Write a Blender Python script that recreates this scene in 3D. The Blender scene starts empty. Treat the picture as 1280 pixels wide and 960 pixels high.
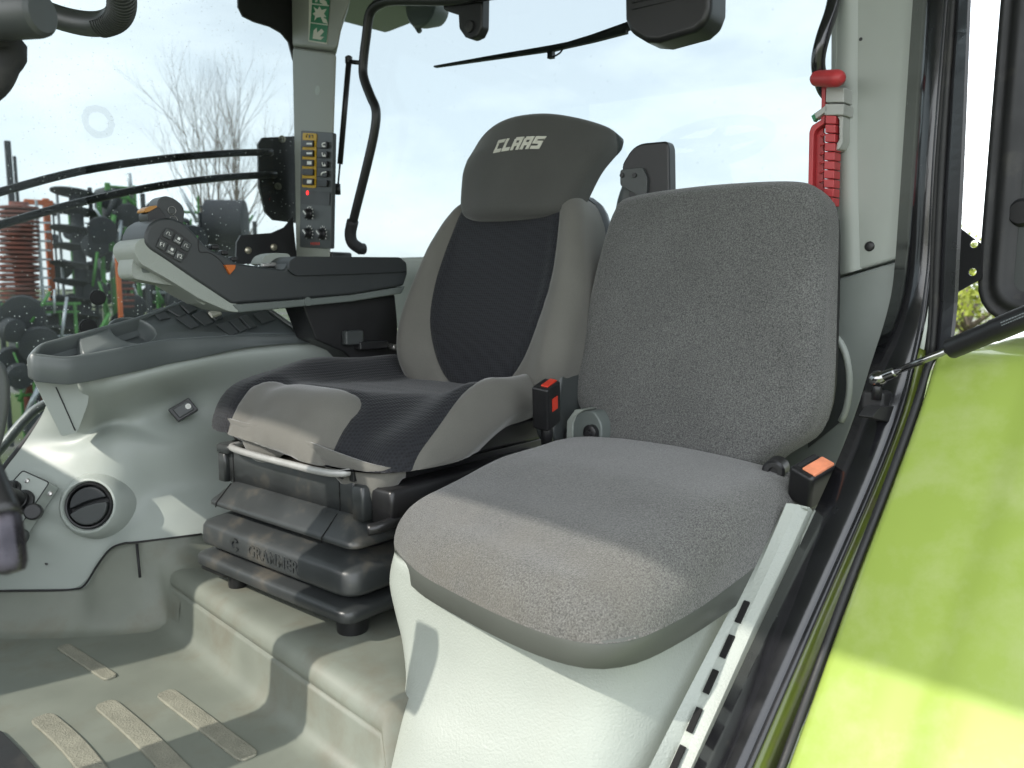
import bpy, bmesh, math, random
from mathutils import Vector as V, Matrix

scene = bpy.context.scene
COL = scene.collection
random.seed(7)

# ------------------------------------------------------------------ camera
# world: X = towards the tractor's rear, Y = towards its right side, Z up; cab floor at z = 0
CAM = V((0, 0, .72)); HEAD = math.radians(46.2); PITCH = math.atan(.125); FPX = 1000.0
h_ = V((math.cos(HEAD), math.sin(HEAD), 0)); r_ = V((math.sin(HEAD), -math.cos(HEAD), 0))
f_ = h_ * math.cos(PITCH) + V((0, 0, -math.sin(PITCH))); u_ = h_ * math.sin(PITCH) + V((0, 0, math.cos(PITCH)))
cd = bpy.data.cameras.new('camera'); cam = bpy.data.objects.new('camera', cd); COL.objects.link(cam)
cam.matrix_world = Matrix(((r_.x, u_.x, -f_.x, CAM.x), (r_.y, u_.y, -f_.y, CAM.y), (r_.z, u_.z, -f_.z, CAM.z), (0, 0, 0, 1)))
cd.sensor_width = 36; cd.lens = 36 * FPX / 1280; cd.clip_start = .02; cd.clip_end = 2000
cd.dof.use_dof = True; cd.dof.focus_distance = 1.3; cd.dof.aperture_fstop = 6.5
scene.camera = cam

# ------------------------------------------------------------------ sky, sun, exposure
SUN_TRAVEL = V((.74, -.12, -.62)).normalized()
w = bpy.data.worlds.new('World'); scene.world = w; w.use_nodes = True
nt = w.node_tree; nt.nodes.clear()
wo = nt.nodes.new('ShaderNodeOutputWorld'); bg = nt.nodes.new('ShaderNodeBackground')
sky = nt.nodes.new('ShaderNodeTexSky'); sky.sky_type = 'NISHITA'; sky.sun_disc = False
sd = -SUN_TRAVEL
sky.sun_elevation = math.asin(sd.z); sky.sun_rotation = math.atan2(sd.x, sd.y)
sky.air_density = 1.0; sky.dust_density = 2.2; sky.ozone_density = 1.2
tc = nt.nodes.new('ShaderNodeTexCoord'); mp = nt.nodes.new('ShaderNodeMapping'); mp.inputs['Scale'].default_value = (1.0, 1.0, 2.6)
cn = nt.nodes.new('ShaderNodeTexNoise'); cn.inputs['Scale'].default_value = 2.2; cn.inputs['Detail'].default_value = 7; cn.inputs['Roughness'].default_value = .55
cr_ = nt.nodes.new('ShaderNodeValToRGB'); cr_.color_ramp.elements[0].position = .40; cr_.color_ramp.elements[1].position = .62
cr_.color_ramp.elements[0].color = (.60, .60, .60, 1); cr_.color_ramp.elements[1].color = (.95, .95, .95, 1)
mxw = nt.nodes.new('ShaderNodeMixRGB'); mxw.inputs['Color2'].default_value = (10.2, 10.7, 11.0, 1)
L = nt.links.new
L(tc.outputs['Generated'], mp.inputs['Vector']); L(mp.outputs[0], cn.inputs['Vector']); L(cn.outputs['Fac'], cr_.inputs[0])
L(cr_.outputs[0], mxw.inputs['Fac']); L(sky.outputs[0], mxw.inputs['Color1']); L(mxw.outputs[0], bg.inputs['Color']); L(bg.outputs[0], wo.inputs[0])
bg.inputs['Strength'].default_value = .15
sl = bpy.data.lights.new('sun', 'SUN'); sl.energy = 2.0; sl.angle = math.radians(.6); sl.color = (1, .95, .86)
so = bpy.data.objects.new('sun', sl); COL.objects.link(so); so.location = (-3, -1, 5)
so.rotation_euler = SUN_TRAVEL.to_track_quat('-Z', 'Y').to_euler()
vs = scene.view_settings; vs.view_transform = 'Standard'; vs.look = 'None'; vs.gamma = 1; vs.exposure = 1.16; vs.use_curve_mapping = False
scene.render.engine = 'CYCLES'
scene.cycles.max_bounces = 10; scene.cycles.transparent_max_bounces = 16; scene.cycles.diffuse_bounces = 6

# ------------------------------------------------------------------ helpers
def ray(px, py): return f_ + r_ * ((px - 640) / FPX) + u_ * ((480 - py) / FPX)
def at(ax, px, py, v):
    d = ray(px, py); i = 'XYZ'.index(ax); return CAM + d * ((v - CAM[i]) / d[i])
def aX(px, py, v): return at('X', px, py, v)
def aY(px, py, v): return at('Y', px, py, v)
def aZ(px, py, v): return at('Z', px, py, v)
def aP(px, py, o, n):
    d = ray(px, py); return CAM + d * ((o - CAM).dot(n) / d.dot(n))
def tag(o, label, cat=None, group=None, kind=None):
    if label: o['label'] = label
    if cat: o['category'] = cat
    if group: o['group'] = group
    if kind: o['kind'] = kind
    return o
def thing(name, loc, label, cat, group=None):
    o = bpy.data.objects.new(name, None); COL.objects.link(o); o.location = loc; o.empty_display_size = .05
    return tag(o, label, cat, group)
def rootloc(p):
    while p.parent: p = p.parent
    return V(p.location)
def mk(name, vs_, fs, mat, parent=None, smooth=True, bevel=0, seg=2, solid=0, soff=0, recalc=True, angle=30, sub=0):
    vs_ = [V(v) for v in vs_]
    if parent: o0 = rootloc(parent)
    else:
        o0 = V((sum(v.x for v in vs_) / len(vs_), sum(v.y for v in vs_) / len(vs_), min(v.z for v in vs_)))
    me = bpy.data.meshes.new(name); me.from_pydata([v - o0 for v in vs_], [], fs)
    if recalc:
        bm = bmesh.new(); bm.from_mesh(me); bmesh.ops.recalc_face_normals(bm, faces=bm.faces); bm.to_mesh(me); bm.free()
    me.materials.append(mat)
    if smooth: me.polygons.foreach_set('use_smooth', [True] * len(me.polygons))
    o = bpy.data.objects.new(name, me); COL.objects.link(o)
    if parent: o.parent = parent
    else: o.location = o0
    if solid:
        m = o.modifiers.new('s', 'SOLIDIFY'); m.thickness = solid; m.offset = soff
    if bevel:
        m = o.modifiers.new('b', 'BEVEL'); m.width = bevel; m.segments = seg; m.limit_method = 'ANGLE'; m.angle_limit = math.radians(angle); m.harden_normals = True
    if sub:
        m = o.modifiers.new('u', 'SUBSURF'); m.levels = sub; m.render_levels = sub
    return o
def crv(p, n=6, closed=False):
    p = [V(q) for q in p]; out = []; N = len(p); R = N if closed else N - 1
    for i in range(R):
        a = p[(i - 1) % N] if closed or i > 0 else p[0] * 2 - p[1]
        b = p[i]; c = p[(i + 1) % N]
        d = p[(i + 2) % N] if closed or i + 2 < N else p[-1] * 2 - p[-2]
        for k in range(n):
            t = k / n
            out.append(.5 * ((2 * b) + (c - a) * t + (2 * a - 5 * b + 4 * c - d) * t * t + (3 * b - a - 3 * c + d) * t ** 3))
    if not closed: out.append(p[-1].copy())
    return out
def resample(p, n, closed=False):
    q = list(p) + ([p[0]] if closed else []); L_ = [0]
    for a, b in zip(q, q[1:]): L_.append(L_[-1] + (b - a).length)
    out = []; j = 0; m = n if closed else n - 1
    for i in range(n):
        s = L_[-1] * i / m
        while j < len(q) - 2 and L_[j + 1] < s: j += 1
        t = (s - L_[j]) / max(1e-9, L_[j + 1] - L_[j]); out.append(q[j].lerp(q[j + 1], min(1, max(0, t))))
    return out
def rounded(p, r, n=5):
    """round the corners of a closed polygon (vectors); r float or list"""
    out = []; N = len(p)
    for i in range(N):
        a, b, c = V(p[i - 1]), V(p[i]), V(p[(i + 1) % N]); rr = r[i] if isinstance(r, (list, tuple)) else r
        if rr <= 0: out.append(b); continue
        d1 = a - b; d2 = c - b; k = min(rr, .48 * d1.length, .48 * d2.length)
        s = b + d1.normalized() * k; e = b + d2.normalized() * k
        for j in range(n + 1):
            t = j / n; out.append(s * (1 - t) ** 2 + b * 2 * t * (1 - t) + e * t * t)
    return out
def prism(name, p, ext, mat, parent=None, bevel=0, seg=2, **k):
    ext = V(ext); n = len(p); p = [V(q) for q in p]
    vs_ = p + [q + ext for q in p]
    fs = [list(range(n)), list(range(2 * n - 1, n - 1, -1))] + [[i, (i + 1) % n, n + (i + 1) % n, n + i] for i in range(n)]
    return mk(name, vs_, fs, mat, parent, bevel=bevel, seg=seg, smooth=bool(bevel) or k.pop('smooth', False), **k)
def box(name, c, s, mat, parent=None, ax=None, bevel=0, seg=2):
    ax = ax or (V((1, 0, 0)), V((0, 1, 0)), V((0, 0, 1))); c = V(c)
    q = [c + ax[0] * (i * s[0] / 2) + ax[1] * (j * s[1] / 2) + ax[2] * (k * s[2] / 2) for i in (-1, 1) for j in (-1, 1) for k in (-1, 1)]
    fs = [[0, 1, 3, 2], [4, 6, 7, 5], [0, 4, 5, 1], [2, 3, 7, 6], [0, 2, 6, 4], [1, 5, 7, 3]]
    return mk(name, q, fs, mat, parent, bevel=bevel, seg=seg, smooth=bool(bevel))
def frames(p, closed=False):
    out = []; N = len(p); prev = None
    for i in range(N):
        a = p[(i - 1) % N] if closed or i else p[0]; b = p[(i + 1) % N] if closed or i < N - 1 else p[-1]
        t = (b - a).normalized()
        if prev is None:
            x = t.cross(V((0, 0, 1)))
            if x.length < .1: x = t.cross(V((1, 0, 0)))
            x.normalize()
        else:
            x = prev - t * prev.dot(t); x.normalize()
        prev = x; out.append((t, x, t.cross(x)))
    return out
def tube(name, p, r, mat, parent=None, seg=12, closed=False, caps=True):
    p = [V(q) for q in p]; N = len(p); R = r if isinstance(r, (list, tuple)) else [r] * N
    vs_ = []; fs = []
    for i, (t, x, y) in enumerate(frames(p, closed)):
        for k in range(seg):
            a = 2 * math.pi * k / seg; vs_.append(p[i] + (x * math.cos(a) + y * math.sin(a)) * R[i])
    M = N if closed else N - 1
    for i in range(M):
        j = (i + 1) % N
        for k in range(seg):
            l = (k + 1) % seg; fs.append([i * seg + k, i * seg + l, j * seg + l, j * seg + k])
    if caps and not closed:
        fs.append(list(range(seg))[::-1]); fs.append([(N - 1) * seg + k for k in range(seg)])
    return mk(name, vs_, fs, mat, parent)
def lathe(name, o, axis, prof, mat, parent=None, seg=32, smooth=True, bevel=0):
    axis = V(axis).normalized(); x = axis.cross(V((0, 0, 1)))
    if x.length < .1: x = axis.cross(V((1, 0, 0)))
    x.normalize(); y = axis.cross(x); o = V(o); vs_ = []; fs = []
    for (d, r) in prof:
        for k in range(seg):
            a = 2 * math.pi * k / seg; vs_.append(o + axis * d + (x * math.cos(a) + y * math.sin(a)) * max(r, 1e-5))
    for i in range(len(prof) - 1):
        for k in range(seg):
            l = (k + 1) % seg; fs.append([i * seg + k, i * seg + l, (i + 1) * seg + l, (i + 1) * seg + k])
    fs.append(list(range(seg))[::-1]); fs.append([(len(prof) - 1) * seg + k for k in range(seg)])
    return mk(name, vs_, fs, mat, parent, smooth=smooth, bevel=bevel or .0004, seg=1)
def loft(name, rows, mat, parent=None, solid=0, smooth=True, closed=False, bevel=0, soff=0):
    n = len(rows[0]); vs_ = [q for r in rows for q in r]; fs = []
    for i in range(len(rows) - 1):
        for j in range(n if closed else n - 1):
            k = (j + 1) % n; fs.append([i * n + j, i * n + k, (i + 1) * n + k, (i + 1) * n + j])
    return mk(name, vs_, fs, mat, parent, solid=solid, smooth=smooth, bevel=bevel, soff=soff)
def patch(name, rows, mat, parent=None, nu=6, nv=6, solid=0, disp=None):
    R = [crv(r, nu) for r in rows]; n = len(R[0])
    cols = [crv([R[i][j] for i in range(len(R))], nv) for j in range(n)]
    rows2 = [[cols[j][i] for j in range(n)] for i in range(len(cols[0]))]
    if disp: rows2 = [[disp(q) for q in r] for r in rows2]
    return loft(name, rows2, mat, parent, solid=solid)
def cut(P, F, sdf):
    """split polygons (indices F over parameter tuples P) along sdf = 0"""
    val = [sdf(p) for p in P]; new = {}; inn = []; out = []
    for f in F:
        s = [val[i] > 0 for i in f]
        if all(s): out.append(f); continue
        if not any(s): inn.append(f); continue
        a = []; b = []
        for i in range(len(f)):
            i0, i1 = f[i], f[(i + 1) % len(f)]
            (b if val[i0] > 0 else a).append(i0)
            if (val[i0] > 0) != (val[i1] > 0):
                key = (min(i0, i1), max(i0, i1))
                if key not in new:
                    t = val[i0] / (val[i0] - val[i1]); P.append(tuple(x + (y - x) * t for x, y in zip(P[i0], P[i1]))); val.append(0); new[key] = len(P) - 1
                a.append(new[key]); b.append(new[key])
        if len(a) > 2: inn.append(a)
        if len(b) > 2: out.append(b)
    return inn, out
def pillow_param(outline, r, wall, n=120, kr=8, ki=14, kw=5):
    """outline: closed list of 2D vectors. returns P of (u, v, q): q>0 inset, q<0 down the wall; F quads"""
    o = resample(outline, n, True); c = sum(o, V((0, 0))) / n
    nrm = []
    for i in range(n):
        t = o[(i + 1) % n] - o[i - 1]; m = V((-t.y, t.x)).normalized()
        if m.dot(c - o[i]) < 0: m = -m
        nrm.append(m)
    dirs = []
    for i in range(n):
        d = (c - o[i]); dl = d.length; d.normalize(); dirs.append((d / max(.45, nrm[i].dot(d)), dl))
    def off(i, q): 
        d, dl = dirs[i]; k = min(d.length * q, .75 * dl) / d.length; return o[i] + d * k
    P = []; F = []; ring = 0
    def add(fn):
        nonlocal ring
        for i in range(n): P.append(fn(i))
        if ring:
            for i in range(n):
                j = (i + 1) % n; F.append([(ring - 1) * n + i, (ring - 1) * n + j, ring * n + j, ring * n + i])
        ring += 1
    for k in range(kw, 0, -1): add(lambda i: (o[i].x, o[i].y, -wall * k / kw))
    for k in range(kr + 1):
        q = r * (1 - math.cos(math.pi / 2 * k / kr)); add(lambda i: (off(i, q).x, off(i, q).y, q))
    inner = [off(i, r) for i in range(n)]
    for k in range(1, ki):
        t = k / ki; add(lambda i: (inner[i].lerp(c, t).x, inner[i].lerp(c, t).y, r + t * .1))
    P.append((c.x, c.y, r + .1)); ci = len(P) - 1
    for i in range(n): F.append([(ring - 1) * n + i, (ring - 1) * n + (i + 1) % n, ci])
    return P, F
def edge_drop(q, r):
    if q >= r: return 0
    if q < 0: return r - q
    return r * (1 - math.sqrt(max(0, 1 - (1 - q / r) ** 2)))
def submesh(name, P, F, fn, mat, parent, **k):
    idx = {}; vs_ = []; fs = []
    for f in F:
        g = []
        for i in f:
            if i not in idx: idx[i] = len(vs_); vs_.append(fn(P[i]))
            g.append(idx[i])
        fs.append(g)
    return mk(name, vs_, fs, mat, parent, **k)
def text(name, s, size, o, ux, uy, ext, mat, parent, shear=0, bold=0, spacing=1.0):
    c = bpy.data.curves.new(name, 'FONT'); c.body = s; c.size = size; c.extrude = ext; c.shear = shear; c.offset = bold; c.space_character = spacing
    c.align_x = 'CENTER'; c.align_y = 'CENTER'; c.resolution_u = 3
    t = bpy.data.objects.new(name, c); COL.objects.link(t)
    dg = bpy.context.evaluated_depsgraph_get(); dg.update(); me = bpy.data.meshes.new_from_object(t.evaluated_get(dg))
    bpy.data.objects.remove(t); bpy.data.curves.remove(c)
    ux = V(ux).normalized(); uy = V(uy); uy = (uy - ux * uy.dot(ux)).normalized(); n = ux.cross(uy); o = V(o) - rootloc(parent)
    me.transform(Matrix(((ux.x, uy.x, n.x, o.x), (ux.y, uy.y, n.y, o.y), (ux.z, uy.z, n.z, o.z), (0, 0, 0, 1))))
    me.materials.clear(); me.materials.append(mat)
    ob = bpy.data.objects.new(name, me); COL.objects.link(ob); ob.parent = parent
    return ob
def S(a, b, x):
    t = min(1, max(0, (x - a) / (b - a))); return t * t * (3 - 2 * t)

# ------------------------------------------------------------------ materials
def mat(name, col, rough=.5, metal=0, grain=0, gs=.2, gd=.0008, var=.0, vscale=6, sheen=0, coat=0, dirt=None, dscale=9, dlo=.5, dhi=.72, spec=.5, scratch=0):
    m = bpy.data.materials.new(name); m.use_nodes = True; t = m.node_tree; b = t.nodes['Principled BSDF']; l = t.links.new
    b.inputs['Roughness'].default_value = rough; b.inputs['Metallic'].default_value = metal
    b.inputs['Sheen Weight'].default_value = sheen; b.inputs['Coat Weight'].default_value = coat; b.inputs['Coat Roughness'].default_value = .08
    b.inputs['Specular IOR Level'].default_value = spec
    tcx = t.nodes.new('ShaderNodeTexCoord'); co = tcx.outputs['Object']
    rgb = t.nodes.new('ShaderNodeRGB'); rgb.outputs[0].default_value = (*col, 1); cur = rgb.outputs[0]
    if var:
        n = t.nodes.new('ShaderNodeTexNoise'); n.inputs['Scale'].default_value = vscale; n.inputs['Detail'].default_value = 6; l(co, n.inputs['Vector'])
        rp = t.nodes.new('ShaderNodeMapRange'); rp.inputs['From Min'].default_value = .3; rp.inputs['From Max'].default_value = .7
        rp.inputs['To Min'].default_value = 1 - var; rp.inputs['To Max'].default_value = 1 + var; l(n.outputs['Fac'], rp.inputs['Value'])
        mx = t.nodes.new('ShaderNodeVectorMath'); mx.operation = 'SCALE'; l(cur, mx.inputs[0]); l(rp.outputs[0], mx.inputs['Scale']); cur = mx.outputs[0]
        rr = t.nodes.new('ShaderNodeMapRange'); rr.inputs['From Min'].default_value = .3; rr.inputs['From Max'].default_value = .7
        rr.inputs['To Min'].default_value = max(.03, rough * (1 - var)); rr.inputs['To Max'].default_value = min(1, rough * (1 + var)); l(n.outputs['Fac'], rr.inputs['Value']); l(rr.outputs[0], b.inputs['Roughness'])
    if dirt:
        n = t.nodes.new('ShaderNodeTexNoise'); n.inputs['Scale'].default_value = dscale; n.inputs['Detail'].default_value = 9; n.inputs['Roughness'].default_value = .65; l(co, n.inputs['Vector'])
        rp = t.nodes.new('ShaderNodeMapRange'); rp.inputs['From Min'].default_value = dlo; rp.inputs['From Max'].default_value = dhi; rp.inputs['To Max'].default_value = .85; l(n.outputs['Fac'], rp.inputs['Value'])
        mx = t.nodes.new('ShaderNodeMixRGB'); mx.inputs['Color2'].default_value = (*dirt, 1); l(rp.outputs[0], mx.inputs['Fac']); l(cur, mx.inputs['Color1']); cur = mx.outputs[0]
    if scratch:
        mpn = t.nodes.new('ShaderNodeMapping'); mpn.inputs['Scale'].default_value = (1, 1, .25); mpn.inputs['Rotation'].default_value = (.4, .8, .3); l(co, mpn.inputs['Vector'])
        n = t.nodes.new('ShaderNodeTexVoronoi'); n.feature = 'DISTANCE_TO_EDGE'; n.inputs['Scale'].default_value = 26; l(mpn.outputs[0], n.inputs['Vector'])
        n2 = t.nodes.new('ShaderNodeTexNoise'); n2.inputs['Scale'].default_value = 22; l(co, n2.inputs['Vector'])
        lt = t.nodes.new('ShaderNodeMath'); lt.operation = 'LESS_THAN'; lt.inputs[1].default_value = .008; l(n.outputs['Distance'], lt.inputs[0])
        gt = t.nodes.new('ShaderNodeMath'); gt.operation = 'GREATER_THAN'; gt.inputs[1].default_value = .62; l(n2.outputs['Fac'], gt.inputs[0])
        ml = t.nodes.new('ShaderNodeMath'); ml.operation = 'MULTIPLY'; l(lt.outputs[0], ml.inputs[0]); l(gt.outputs[0], ml.inputs[1])
        m2 = t.nodes.new('ShaderNodeMath'); m2.operation = 'MULTIPLY'; m2.inputs[1].default_value = scratch; l(ml.outputs[0], m2.inputs[0])
        mx = t.nodes.new('ShaderNodeMixRGB'); mx.inputs['Color2'].default_value = (.5, .5, .48, 1); l(m2.outputs[0], mx.inputs['Fac']); l(cur, mx.inputs['Color1']); cur = mx.outputs[0]
    l(cur, b.inputs['Base Color'])
    if grain:
        n = t.nodes.new('ShaderNodeTexNoise'); n.inputs['Scale'].default_value = grain; n.inputs['Detail'].default_value = 2; l(co, n.inputs['Vector'])
        bp = t.nodes.new('ShaderNodeBump'); bp.inputs['Strength'].default_value = gs; bp.inputs['Distance'].default_value = gd; l(n.outputs['Fac'], bp.inputs['Height']); l(bp.outputs[0], b.inputs['Normal'])
    return m
LG = (.40, .44, .40)
M = {}
M['light'] = mat('light_grey_plastic', (.305, .33, .30),   .5, grain=300, gs=.6, gd=.0013, var=.06, vscale=5)
M['lightsmooth'] = mat('smooth_light_grey_plastic', (.32, .35, .325), .42, grain=900, gs=.12, var=.05, vscale=4, dirt=(.30, .32, .27), dscale=5, dlo=.55, dhi=.9)
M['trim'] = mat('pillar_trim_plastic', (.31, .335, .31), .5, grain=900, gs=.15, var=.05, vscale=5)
M['shadedtrim'] = mat('shaded_pillar_trim', (.235, .245, .215), .5, grain=900, gs=.15, var=.05, vscale=5)  # same plastic as the near pillar, darkened to paint in its shade
M['midtrim'] = mat('mid_grey_trim', (.12, .137, .13), .45, grain=800, gs=.15, var=.1, vscale=7)
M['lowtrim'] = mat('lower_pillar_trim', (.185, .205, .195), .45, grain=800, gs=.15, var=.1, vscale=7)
M['mat'] = mat('floor_mat', (.165, .178, .148), .55, grain=300, gs=.12, gd=.0006, var=.12, vscale=9, dirt=(.135, .115, .08), dscale=7, dlo=.52, dhi=.80)
M['strip'] = mat('tread_strip', (.215, .21, .165), .75, grain=330, gs=.9, gd=.002, var=.15, vscale=30)
M['band'] = mat('seat_band_plastic', (.065, .07, .062), .5, grain=700, gs=.15, var=.12)
M['dark'] = mat('dark_grey_plastic', (.045, .05, .05), .42, grain=900, gs=.12, var=.12, vscale=8)
M['tray'] = mat('tray_plastic', (.095, .108, .108), .35, grain=900, gs=.08, var=.1, vscale=8)
M['susp'] = mat('suspension_plastic', (.034, .037, .038), .38, grain=700, gs=.15, var=.2, vscale=9, dirt=(.15, .128, .095), dscale=9, dlo=.55, dhi=.85)
M['black'] = mat('black_plastic', (.012, .012, .013), .38, grain=700, gs=.15, var=.15, vscale=9)
M['rubber'] = mat('black_rubber', (.014, .014, .015), .6, grain=500, gs=.25, var=.2, vscale=12, dirt=(.06, .055, .045), dscale=14, dlo=.58, dhi=.85)
M['gloss'] = mat('black_gloss_paint', (.009, .009, .011), .22, grain=160, gs=.1, gd=.0008, var=.25, vscale=25, coat=.6, dirt=(.05, .048, .044), dscale=40, dlo=.60, dhi=.85)
M['post'] = mat('black_post_paint', (.014, .014, .017), .3, grain=400, gs=.1, var=.2, vscale=15, coat=.3, dirt=(.06, .055, .05), dscale=30, dlo=.66, dhi=.85)
M['lime'] = mat('lime_green_paint', (.265, .352, .068), .36, var=.05, vscale=5, coat=.9, dirt=(.37, .42, .19), dscale=13, dlo=.45, dhi=.85, grain=18, gs=.05, gd=.004)
M['olive'] = mat('olive_band', (.10, .13, .02), .32, var=.12, vscale=20, coat=.4, dirt=(.12, .11, .07), dscale=30)  # olive tone of the band along the sill's outer edge
M['steel'] = mat('worn_steel', (.45, .44, .42), .35, .9, var=.2, vscale=30)
M['chrome'] = mat('polished_rod', (.30, .30, .30), .15, 1.0)
M['silverbar'] = mat('silver_painted_bar', (.36, .36, .35), .4, .3, var=.1, vscale=30)
M['rust'] = mat('dusty_metal_plate', (.16, .135, .10), .6, .3, var=.3, vscale=25)
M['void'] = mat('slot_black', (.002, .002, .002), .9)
M['red'] = mat('red_plastic', (.42, .040, .045), .42, grain=300, gs=.05, var=.08, vscale=20)
M['redbtn'] = mat('red_button', (.55, .04, .02), .4)
M['orangebtn'] = mat('faded_orange_button', (.72, .25, .13), .55, var=.15, vscale=60, grain=500, gs=.2)
M['orange'] = mat('orange_switch', (.50, .12, .015), .4)
M['amber'] = mat('amber_switch', (.45, .20, .03), .4)
M['yellow'] = mat('yellow_strip', (.50, .30, .01), .5)
M['white'] = mat('white_print', (.75, .75, .72), .6)
M['cream'] = mat('cream_embroidery', (.55, .54, .47), .8, grain=1200, gs=.5)
M['green'] = mat('green_sticker', (.015, .16, .07), .45)
M['greytag'] = mat('holder_plastic', (.36, .37, .35), .45, var=.05)
M['bolt'] = mat('zinc_bolt', (.5, .46, .36), .35, .9)
M['armrest'] = mat('armrest_plastic', (.034, .038, .040), .42, grain=900, gs=.15, var=.08)
M['padd'] = mat('armrest_pad', (.022, .025, .027), .5, grain=700, gs=.2)
M['key'] = mat('key_plastic', (.06, .066, .07), .35, var=.1, vscale=40)

def fabric(name, c1, c2, scale, bump, sheen=.3, rough=.9, stain=None, dist=.0015, wide=.1):
    m = bpy.data.materials.new(name); m.use_nodes = True; t = m.node_tree; b = t.nodes['Principled BSDF']; l = t.links.new
    b.inputs['Roughness'].default_value = rough; b.inputs['Sheen Weight'].default_value = sheen; b.inputs['Sheen Roughness'].default_value = .45; b.inputs['Specular IOR Level'].default_value = .2
    co = t.nodes.new('ShaderNodeTexCoord').outputs['Object']
    n = t.nodes.new('ShaderNodeTexNoise'); n.inputs['Scale'].default_value = scale; n.inputs['Detail'].default_value = 3; n.inputs['Roughness'].default_value = .6; l(co, n.inputs['Vector'])
    rp = t.nodes.new('ShaderNodeValToRGB'); rp.color_ramp.elements[0].position = .36; rp.color_ramp.elements[1].position = .66
    rp.color_ramp.elements[0].color = (*c1, 1); rp.color_ramp.elements[1].color = (*c2, 1); l(n.outputs['Fac'], rp.inputs[0]); cur = rp.outputs[0]
    n2 = t.nodes.new('ShaderNodeTexNoise'); n2.inputs['Scale'].default_value = 7; n2.inputs['Detail'].default_value = 5; l(co, n2.inputs['Vector'])
    mr = t.nodes.new('ShaderNodeMapRange'); mr.inputs['From Min'].default_value = .3; mr.inputs['From Max'].default_value = .7; mr.inputs['To Min'].default_value = 1 - wide; mr.inputs['To Max'].default_value = 1 + wide; l(n2.outputs['Fac'], mr.inputs['Value'])
    sc = t.nodes.new('ShaderNodeVectorMath'); sc.operation = 'SCALE'; l(cur, sc.inputs[0]); l(mr.outputs[0], sc.inputs['Scale']); cur = sc.outputs[0]
    if stain:
        sx = t.nodes.new('ShaderNodeSeparateXYZ'); l(co, sx.inputs[0])
        a = t.nodes.new('ShaderNodeMapRange'); a.inputs['From Min'].default_value = stain[1]; a.inputs['From Max'].default_value = stain[2]; a.inputs['To Min'].default_value = 1; a.inputs['To Max'].default_value = 0; l(sx.outputs['X'], a.inputs['Value'])
        n3 = t.nodes.new('ShaderNodeTexNoise'); n3.inputs['Scale'].default_value = 8; n3.inputs['Detail'].default_value = 7; l(co, n3.inputs['Vector'])
        c = t.nodes.new('ShaderNodeMapRange'); c.inputs['From Min'].default_value = .4; c.inputs['From Max'].default_value = .62; l(n3.outputs['Fac'], c.inputs['Value'])
        ml = t.nodes.new('ShaderNodeMath'); ml.operation = 'MULTIPLY'; l(a.outputs[0], ml.inputs[0]); l(c.outputs[0], ml.inputs[1])
        m7 = t.nodes.new('ShaderNodeMath'); m7.operation = 'MULTIPLY'; m7.inputs[1].default_value = .5; l(ml.outputs[0], m7.inputs[0])
        mx = t.nodes.new('ShaderNodeMixRGB'); mx.inputs['Color2'].default_value = (*stain[0], 1); l(m7.outputs[0], mx.inputs['Fac']); l(cur, mx.inputs['Color1']); cur = mx.outputs[0]
    l(cur, b.inputs['Base Color'])
    bp = t.nodes.new('ShaderNodeBump'); bp.inputs['Strength'].default_value = bump; bp.inputs['Distance'].default_value = dist; l(n.outputs['Fac'], bp.inputs['Height']); l(bp.outputs[0], b.inputs['Normal'])
    return m
M['velour'] = fabric('grey_velour', (.115, .112, .100), (.135, .130, .117), 900, .2, .35)
M['headfab'] = fabric('charcoal_velour', (.058, .058, .055), (.078, .078, .072), 1000, .25, .3)
M['boucle'] = fabric('speckled_boucle', (.054, .055, .0535), (.165, .165, .160), 470, .9, .3, dist=.0018)
M['boucle2'] = fabric('speckled_boucle_dusty', (.054, .054, .052), (.16, .158, .150), 480, .9, .3, stain=((.108, .100, .083), -.24, -.10), dist=.0016)
def meshfab():
    m = bpy.data.materials.new('black_mesh_fabric'); m.use_nodes = True; t = m.node_tree; b = t.nodes['Principled BSDF']; l = t.links.new
    b.inputs['Roughness'].default_value = .75; b.inputs['Sheen Weight'].default_value = .15; b.inputs['Specular IOR Level'].default_value = .3
    co = t.nodes.new('ShaderNodeTexCoord').outputs['Object']
    mp_ = t.nodes.new('ShaderNodeMapping'); mp_.inputs['Scale'].default_value = (1, 1, 1); l(co, mp_.inputs['Vector'])
    v = t.nodes.new('ShaderNodeTexVoronoi'); v.inputs['Scale'].default_value = 185; v.inputs['Randomness'].default_value = .12; l(mp_.outputs[0], v.inputs['Vector'])
    rp = t.nodes.new('ShaderNodeValToRGB'); rp.color_ramp.elements[0].position = .25; rp.color_ramp.elements[1].position = .55
    rp.color_ramp.elements[0].color = (.004, .004, .006, 1); rp.color_ramp.elements[1].color = (.013, .014, .018, 1); l(v.outputs['Distance'], rp.inputs[0]); l(rp.outputs[0], b.inputs['Base Color'])
    bp = t.nodes.new('ShaderNodeBump'); bp.inputs['Strength'].default_value = .7; bp.inputs['Distance'].default_value = .002; l(v.outputs['Distance'], bp.inputs['Height']); l(bp.outputs[0], b.inputs['Normal'])
    return m
M['mesh'] = meshfab()
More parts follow.
